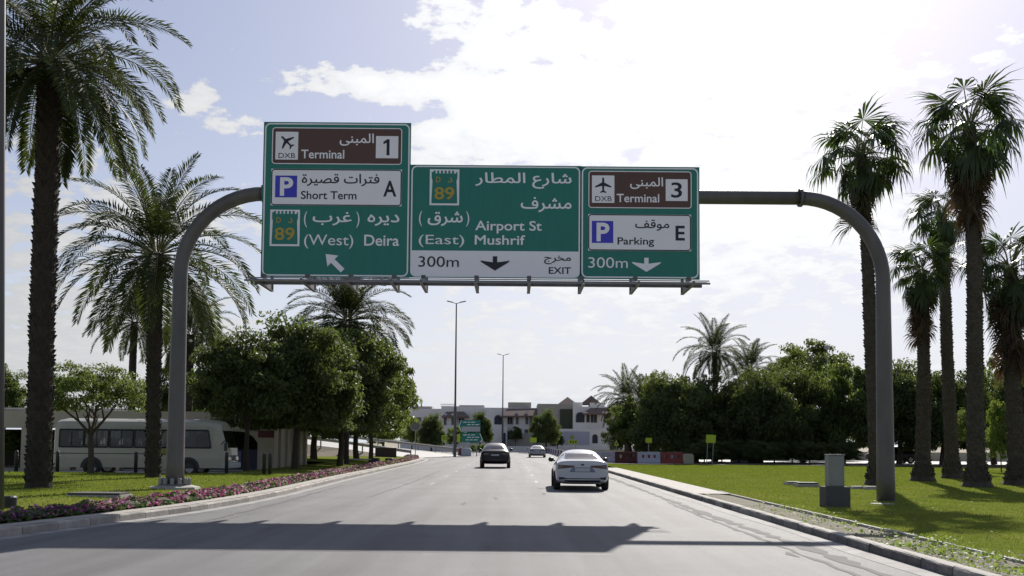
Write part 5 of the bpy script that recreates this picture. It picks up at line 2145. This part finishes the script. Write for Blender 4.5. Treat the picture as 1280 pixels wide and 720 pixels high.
# ------------------------------------------------------------------ warning boards
def board_sign(px, py, w_, h_, Y, label, chev=False, rot=0.0, tri=False, diamond=False):
    k = Y / F
    q_ = P(px, py, Y)
    t_ = thing('warning_board', label, 'warning sign', (q_.x, Y, 0))
    for s in ((-.3, .3) if w_ * k > .7 and not tri else (0,)):
        b_ = MB()
        b_.tube([(s * w_ * k, .06, 0), (s * w_ * k, .06, q_.z)], .03, 6)
        b_.build('post', M_GALV, t_)
    b_ = MB()
    W2, H2 = w_ * k / 2, h_ * k / 2
    if tri:
        pts = [(-W2, 0, q_.z - H2), (W2, 0, q_.z - H2), (0, 0, q_.z + H2)]
    elif diamond:
        pts = [(-W2, 0, q_.z), (0, 0, q_.z - H2), (W2, 0, q_.z), (0, 0, q_.z + H2)]
    else:
        pts = [(-W2, 0, q_.z - H2), (W2, 0, q_.z - H2), (W2, 0, q_.z + H2), (-W2, 0, q_.z + H2)]
    b_.prism(pts, (0, .04, 0))
    pb = b_.build('board', M_LIME, t_)
    if tri or diamond:
        c_ = Vector((0, 0, q_.z - (H2 * .33 if tri else 0)))
        for f0, f1, nm in ((1.0, .80, 'border'), (.38, .0, 'symbol')):
            b_ = MB()
            o_ = [c_ + (Vector(p_) - c_) * f0 + Vector((0, -.008, 0)) for p_ in pts]
            if f1:
                i_ = [c_ + (Vector(p_) - c_) * f1 + Vector((0, -.008, 0)) for p_ in pts]
                n_ = len(pts)
                b_.add(o_ + i_, [(a_, (a_ + 1) % n_, n_ + (a_ + 1) % n_, n_ + a_) for a_ in range(n_)])
            else:
                b_.add(o_, [tuple(range(len(o_)))])
            b_.build(nm, M_BLACK, pb)
    if chev:
        for j in range(3):
            for r_ in (0,):
                x_ = -W2 * .7 + j * W2 * .55
                a_ = W2 * .25
                b_ = MB()
                b_.add([(x_ + a_, -.008, q_.z + H2 * .7), (x_ + 2 * a_, -.008, q_.z + H2 * .7), (x_ + a_, -.008, q_.z), (x_ + 2 * a_, -.008, q_.z - H2 * .7), (x_ + a_, -.008, q_.z - H2 * .7), (x_, -.008, q_.z)],
                       [(0, 1, 2, 5), (5, 2, 3, 4)])
                b_.build('chevron', M_BLACK, pb)
    t_.rotation_euler = (0, rot, 0)
    return t_


board_sign(666.5, 550, 8.5, 6, 165, 'plain lime board right of the distant lamp post')
board_sign(715, 546.5, 6.5, 6.5, 112, 'black and yellow diamond on top of the chevron board', diamond=True)
board_sign(716, 552.5, 12, 5, 111.5, 'black and yellow chevron board below the diamond sign', chev=True)
board_sign(573.3, 547.5, 4, 10, 118, 'narrow lime board beside the far lamp post')
board_sign(555.5, 547.5, 7, 7, 140, 'black and yellow chevron board behind the guardrails', chev=True)
board_sign(770.5, 553, 7.5, 9, 90, 'triangular yellow warning sign at the start of the barriers', tri=True)
board_sign(811, 550.5, 8, 6.2, 91.5, 'small lime board behind the pale blue barrier')
board_sign(887, 548.5, 12, 10, 88.5, 'larger tilted lime board under the dark trees', rot=R(3))

# ------------------------------------------------------------------ plastic barriers
def barrier_mesh(m_, L_=1.9, H_=.98, holes=3):
    mb_ = MB()
    # body of slabs around the holes
    prof = [(-.25, 0), (.25, 0), (.25, .18), (.13, .32), (.10, H_), (-.10, H_), (-.13, .32), (-.25, .18)]
    hz0, hz1, hw = .46, .74, .11
    xs_ = [-L_ / 2]
    for k in range(holes):
        c_ = -L_ / 2 + L_ * (k + 1) / (holes + 1)
        xs_ += [c_ - hw, c_ + hw]
    xs_.append(L_ / 2)
    for i in range(len(xs_) - 1):
        a_, b2 = xs_[i], xs_[i + 1]
        if i % 2 == 0:
            mb_.prism([(a_, y_, z) for y_, z in prof], (b2 - a_, 0, 0))
        else:
            mb_.prism([(a_, y_, z) for y_, z in [(-.25, 0), (.25, 0), (.25, .18), (.13, .32), (.12, hz0), (-.12, hz0), (-.13, .32), (-.25, .18)]], (b2 - a_, 0, 0))
            mb_.prism([(a_, y_, z) for y_, z in [(-.11, hz1), (.11, hz1), (.10, H_), (-.10, H_)]], (b2 - a_, 0, 0))
    return mb_.mesh('plastic_barrier', m_)


BR, BW = barrier_mesh(M_RED), barrier_mesh(M_BWHITE)
M_BDRED = mat('barrier_dark_red', (.10, .025, .022), (.07, .02, .018))
BD = barrier_mesh(M_BDRED)


def barrier(me, x, y_, rz, label, sc=1.0, group='plastic barriers behind the right lawn'):
    o_ = link('plastic_barrier', me, None, (x, y_, .0), (0, 0, rz), (sc, sc, sc))
    tag(o_, label, 'barrier', group)


for (px, me, lab, Y) in ((755, BW, 'pale blue barrier just right of the white sedan', 89), (783, BD, 'dark red barrier with three slots, left of the blue one', 87.5),
                         (811, BW, 'pale blue barrier between two red ones', 87), (840, BR, 'red barrier with three pale openings, right of the blue one', 87)):
    q = P(px, 575, Y)
    barrier(me, q.x, Y, R(2), lab, 1.0)
q = P(860, 575, 87)
b = MB()
b.box(-.45, .45, -.4, .4, 0, .75)
b.box(-.4, .4, -.35, .35, .75, .85)
o = b.build('pallet_box', mat('pale_sand_box', (.42, .39, .27)), None, (q.x, 87.2, 0), bevel=.03)
tag(o, 'pale sandy block at the right end of the barriers', 'block')
for i, (px, me, Y, lab) in enumerate(((806, BR, 91, 'orange red barrier in the rear row, leftmost'), (824, BD, 92, 'dark red barrier in the rear row, beside the leftmost'), (842, BW, 92, 'pale barrier in the rear row before the trees'),
                                      (860, BD, 91, 'dark red barrier at the right end of the rear row'), (924, BW, 94, 'pale blue barrier under the dark trees'), (942, BD, 94, 'dark barrier beside the pale one under the trees'))):
    q = P(px, 570, Y)
    barrier(me, q.x, Y, R(-3), lab, .98 if px < 900 else .8, 'rear row of plastic barriers')
# long row closing the road far ahead and along the right side
ORD = ['first', 'second', 'third', 'fourth', 'fifth', 'sixth', 'seventh', 'eighth', 'ninth']
row = []
for i in range(20):
    row.append((5.9 + .02 * i, 104 + i * 4.2, PI / 2))
for i in range(9):
    row.append((6.5 - i * 1.0, 192, 0))
for i, (x, y_, rz) in enumerate(row):
    m_ = (BW, BD)[i % 2]
    if rz:
        lab = ('pale' if i % 2 == 0 else 'dark red') + ' barrier in the long row along the right road edge'
        barrier(m_, x, y_, rz, lab, .85, 'barriers along the right road edge')
    else:
        lab = ORD[8 - (i - 20)] + ' from the left of the red and white barriers closing the road'
        barrier((BW, BR)[i % 2], x * 1.25 - 2.0, y_, 0, lab, .62 * 1.4, 'red and white barriers before the villas')

# ------------------------------------------------------------------ villas
def pxbox(mb_, x0, x1, y0, y1, Y, depth, o_):
    a_, b2 = P(x0, y1, Y), P(x1, y0, Y)
    mb_.box(a_.x - o_.x, b2.x - o_.x, Y - o_.y, Y - o_.y + depth, max(a_.z, 0) - o_.z if y1 < 558 else -.05, b2.z - o_.z)


def villa(label, Y, body, roofs=(), gables=(), wins=(), arches=(), doors=(), cyl=(), m_=None):
    x0 = min(b_[0] for b_ in body)
    q_ = P(x0, 555, Y)
    o_ = Vector((q_.x, Y, 0))
    t_ = thing('villa', label, 'house', o_)
    for (a_, b2, y0, y1, dy, dp, mm) in body:
        mb_ = MB()
        pxbox(mb_, a_, b2, y0, y1, Y + dy, dp, o_)
        wl_ = mb_.build('wall', mm, t_)
    for (a_, b2, y0, y1, dy, dp) in roofs:       # sloping tiled roof: eave at y1, ridge at y0
        e0, e1 = P(a_, y1, Y + dy) - o_, P(b2, y1, Y + dy) - o_
        r0, r1 = P(a_ + (b2 - a_) * .18, y0, Y + dy + dp) - o_, P(b2 - (b2 - a_) * .18, y0, Y + dy + dp) - o_
        mb_ = MB()
        bk0, bk1 = Vector((e0.x, r0.y + dp, e0.z)), Vector((e1.x, r1.y + dp, e1.z))
        mb_.add([e0, e1, r1, r0, bk0, bk1, e0 - Vector((0, 0, .25)), e1 - Vector((0, 0, .25)), bk0 - Vector((0, 0, .25)), bk1 - Vector((0, 0, .25))],
                [(0, 1, 2, 3), (0, 3, 4), (1, 5, 2), (3, 2, 5, 4), (0, 6, 7, 1), (4, 5, 9, 8), (0, 4, 8, 6), (1, 7, 9, 5), (6, 8, 9, 7)])
        mb_.build('roof', M_VROOF, t_)
    for (a_, b2, yp, yb, dy, dp) in gables:      # pyramid roofs
        e0, e1 = P(a_, yb, Y + dy) - o_, P(b2, yb, Y + dy) - o_
        pk = P((a_ + b2) / 2, yp, Y + dy + dp / 2) - o_
        mb_ = MB()
        b0, b1 = e0 + Vector((0, dp, 0)), e1 + Vector((0, dp, 0))
        mb_.add([e0, e1, b1, b0, pk], [(0, 1, 4), (1, 2, 4), (2, 3, 4), (3, 0, 4), (0, 3, 2, 1)])
        mb_.build('roof', M_VROOF, t_)
    WF = mat('window_frame_pale', (.5, .47, .44))
    for (a_, b2, y0, y1, dy) in wins:
        p0, p1 = P(a_, y1, Y + dy) - o_, P(b2, y0, Y + dy) - o_
        f_ = MB()
        w_ = .09
        for (xa, xb3, za, zb3) in ((p0.x - w_, p1.x + w_, p1.z, p1.z + w_), (p0.x - w_, p1.x + w_, p0.z - w_, p0.z), (p0.x - w_, p0.x, p0.z, p1.z), (p1.x, p1.x + w_, p0.z, p1.z)):
            f_.box(xa, xb3, dy - .12, dy - .002, za, zb3)
        f_.box((p0.x + p1.x) / 2 - .03, (p0.x + p1.x) / 2 + .03, dy - .09, dy - .045, p0.z, p1.z)
        fr = f_.build('window', WF, t_)
        g_ = MB()
        g_.box(p0.x, p1.x, dy - .04, dy - .004, p0.z, p1.z)
        g_.build('pane', M_VPANE, fr)
    for (a_, b2, y0, y1, dy) in arches:
        p0, p1 = P(a_, y1, Y + dy) - o_, P(b2, y0, Y + dy) - o_
        cx_, r_ = (p0.x + p1.x) / 2, (p1.x - p0.x) / 2
        zs_ = p1.z - r_

        def arc(f0, yy):
            return [(cx_ - r_ * f0, yy, p0.z)] + [(cx_ - math.cos(PI * k / 12) * r_ * f0, yy, zs_ + math.sin(PI * k / 12) * r_ * f0) for k in range(13)] + [(cx_ + r_ * f0, yy, p0.z)]
        f_ = MB()
        f_.prism(arc(1.14, dy - .06), (0, .057, 0))
        fr = f_.build('window', WF, t_)
        g_ = MB()
        g_.prism(arc(1.0, dy - .085), (0, .022, 0))
        g_.build('pane', M_VPANE, fr)
    for (a_, b2, y0, y1, dy, mm, nm) in doors:
        p0, p1 = P(a_, y1, Y + dy) - o_, P(b2, y0, Y + dy) - o_
        d_ = MB()
        d_.box(p0.x, p1.x, dy - .09, dy - .003, max(p0.z, 0), p1.z)
        d_.build(nm, mm, t_)
    for (cx_, y0, hw, dy) in cyl:                # small half-round canopies over the slit windows
        c_ = P(cx_, y0, Y + dy) - o_
        d_ = MB()
        d_.tube([(c_.x, dy - .5, c_.z), (c_.x, dy - .005, c_.z)], hw * Y / F, 14)
        d_.build('canopy', mat('canopy_white', (.6, .58, .56)), t_)
    return t_


M_VPANE = mat('villa_window_pane', (.03, .034, .05), (.022, .026, .04), rough=.35, spec=.3)
GAR = mat('garage_door_pale', (.42, .42, .50), (.38, .38, .46), rough=.6)
DRK = mat('dark_doorway', (.05, .05, .055))
IVY = mat('ivy_wall', (.06, .075, .045), (.04, .05, .03), rough=.9, scale=3, bump=.8)
villa('low flat roofed house farthest left behind the round trees', 205,
      [(500, 553, 511, 560, 0, 10, M_VWALL), (512, 540, 508, 512, 3, 5, M_VWALL2)],
      wins=[(520, 526, 522, 529, 0), (534, 540, 522, 529, 0), (508, 512, 520, 530, 0)])
villa('flat roofed villa with rooftop rail behind the lamp post', 200,
      [(551, 606, 508, 560, 0, 10, M_VWALL), (574, 605, 506.6, 509, 1.5, 6, M_VWALL2), (551, 570, 518, 560, -1.2, 1.19, M_VWALL)],
      roofs=[(552, 586, 514.5, 520.5, -2.2, 2.0)], wins=[(555, 558, 520, 531, -1.2), (564.5, 567.5, 519, 531, -1.2), (574, 580, 523, 531, 0), (592, 598, 520, 531, 0)],
      cyl=[(557, 518.6, 1.9, -1.2), (566, 518.6, 1.9, -1.2)])
villa('villa with wide brown roof and slit windows in the middle', 195,
      [(605, 672, 510, 560, 0, 11, M_VWALL), (635, 664, 503, 511, 2, 6, M_VWALL2), (642, 662, 516, 560, -1.5, 1.49, M_VWALL), (609, 634, 534, 560, -2.5, 2.49, M_VWALL), (642, 668, 542, 560, -4, 1, M_VWALL2)],
      roofs=[(624, 684, 510.5, 519.5, -2.6, 2.6)], wins=[(634.5, 640.5, 521, 530, 0), (645, 648, 517, 530, -1.5), (657, 660, 517, 530, -1.5), (634.5, 641, 539, 549, 0), (656, 660, 537, 541, -1.5)],
      arches=[(618, 627.5, 519, 530.5, 0)], cyl=[(646.5, 516.4, 2.2, -1.5), (658.5, 516.0, 2.2, -1.5)], doors=[(629, 632, 541, 556, -2.5, DRK, 'door')])
villa('villa with twin pyramid roofs and pale garage door', 190,
      [(672, 716, 505, 560, 0, 11, M_VWALL2), (700, 716, 511.5, 537, -.35, .345, IVY), (716, 782, 508.5, 560, -1, 12, M_VWALL), (716, 728, 503, 509, 0, 4, M_VWALL), (738, 756, 503.5, 509, -.5, 5, M_VWALL),
       (698, 770, 536.5, 560, -3.4, 2.38, M_VWALL)],
      roofs=[(729, 790, 508.5, 516.5, -3.0, 2.4)], gables=[(697, 722, 496, 505.3, 1, 5), (725, 753, 494.3, 505.5, 1, 5)],
      wins=[(738.5, 746, 518.5, 528, -1), (755, 762, 518.5, 528, -1), (684, 690, 518, 530, 0)], arches=[(720, 730.5, 515.5, 528, -1), (740.5, 747, 543, 554, -3.4)],
      doors=[(704, 737, 539.5, 556, -3.4, GAR, 'garage_door'), (733, 737, 518, 528, -1, DRK, 'door')])
# boundary wall and pale earth before the villas
w = MB()
w.box(-12, 62, 186.2, 186.5, -.05, 1.1)
o = w.build('boundary_wall', M_VWALL, None)
tag(o, 'long low pale wall in front of the villas', 'wall')
w = MB()
w.box(9, 60, 120, 120.3, -.05, .95)
o = w.build('boundary_wall', mat('sandstone_wall', (.48, .45, .34), (.42, .39, .30)), None)
tag(o, 'long low sand coloured wall behind the plastic barriers', 'wall')
# rooftop rail
q = P(551, 508, 201)
t = thing('rooftop_rail', 'thin railing on the flat roof behind the lamp post', 'railing', (q.x, 201, q.z - .02))
for k in range(14):
    b = MB()
    b.box(k * .21, k * .21 + .04, 0, .04, 0, .42)
    b.build('baluster', M_VROOF, t)
b = MB()
b.box(-.05, 2.85, 0, .05, .42, .5)
b.build('handrail', M_VROOF, t)
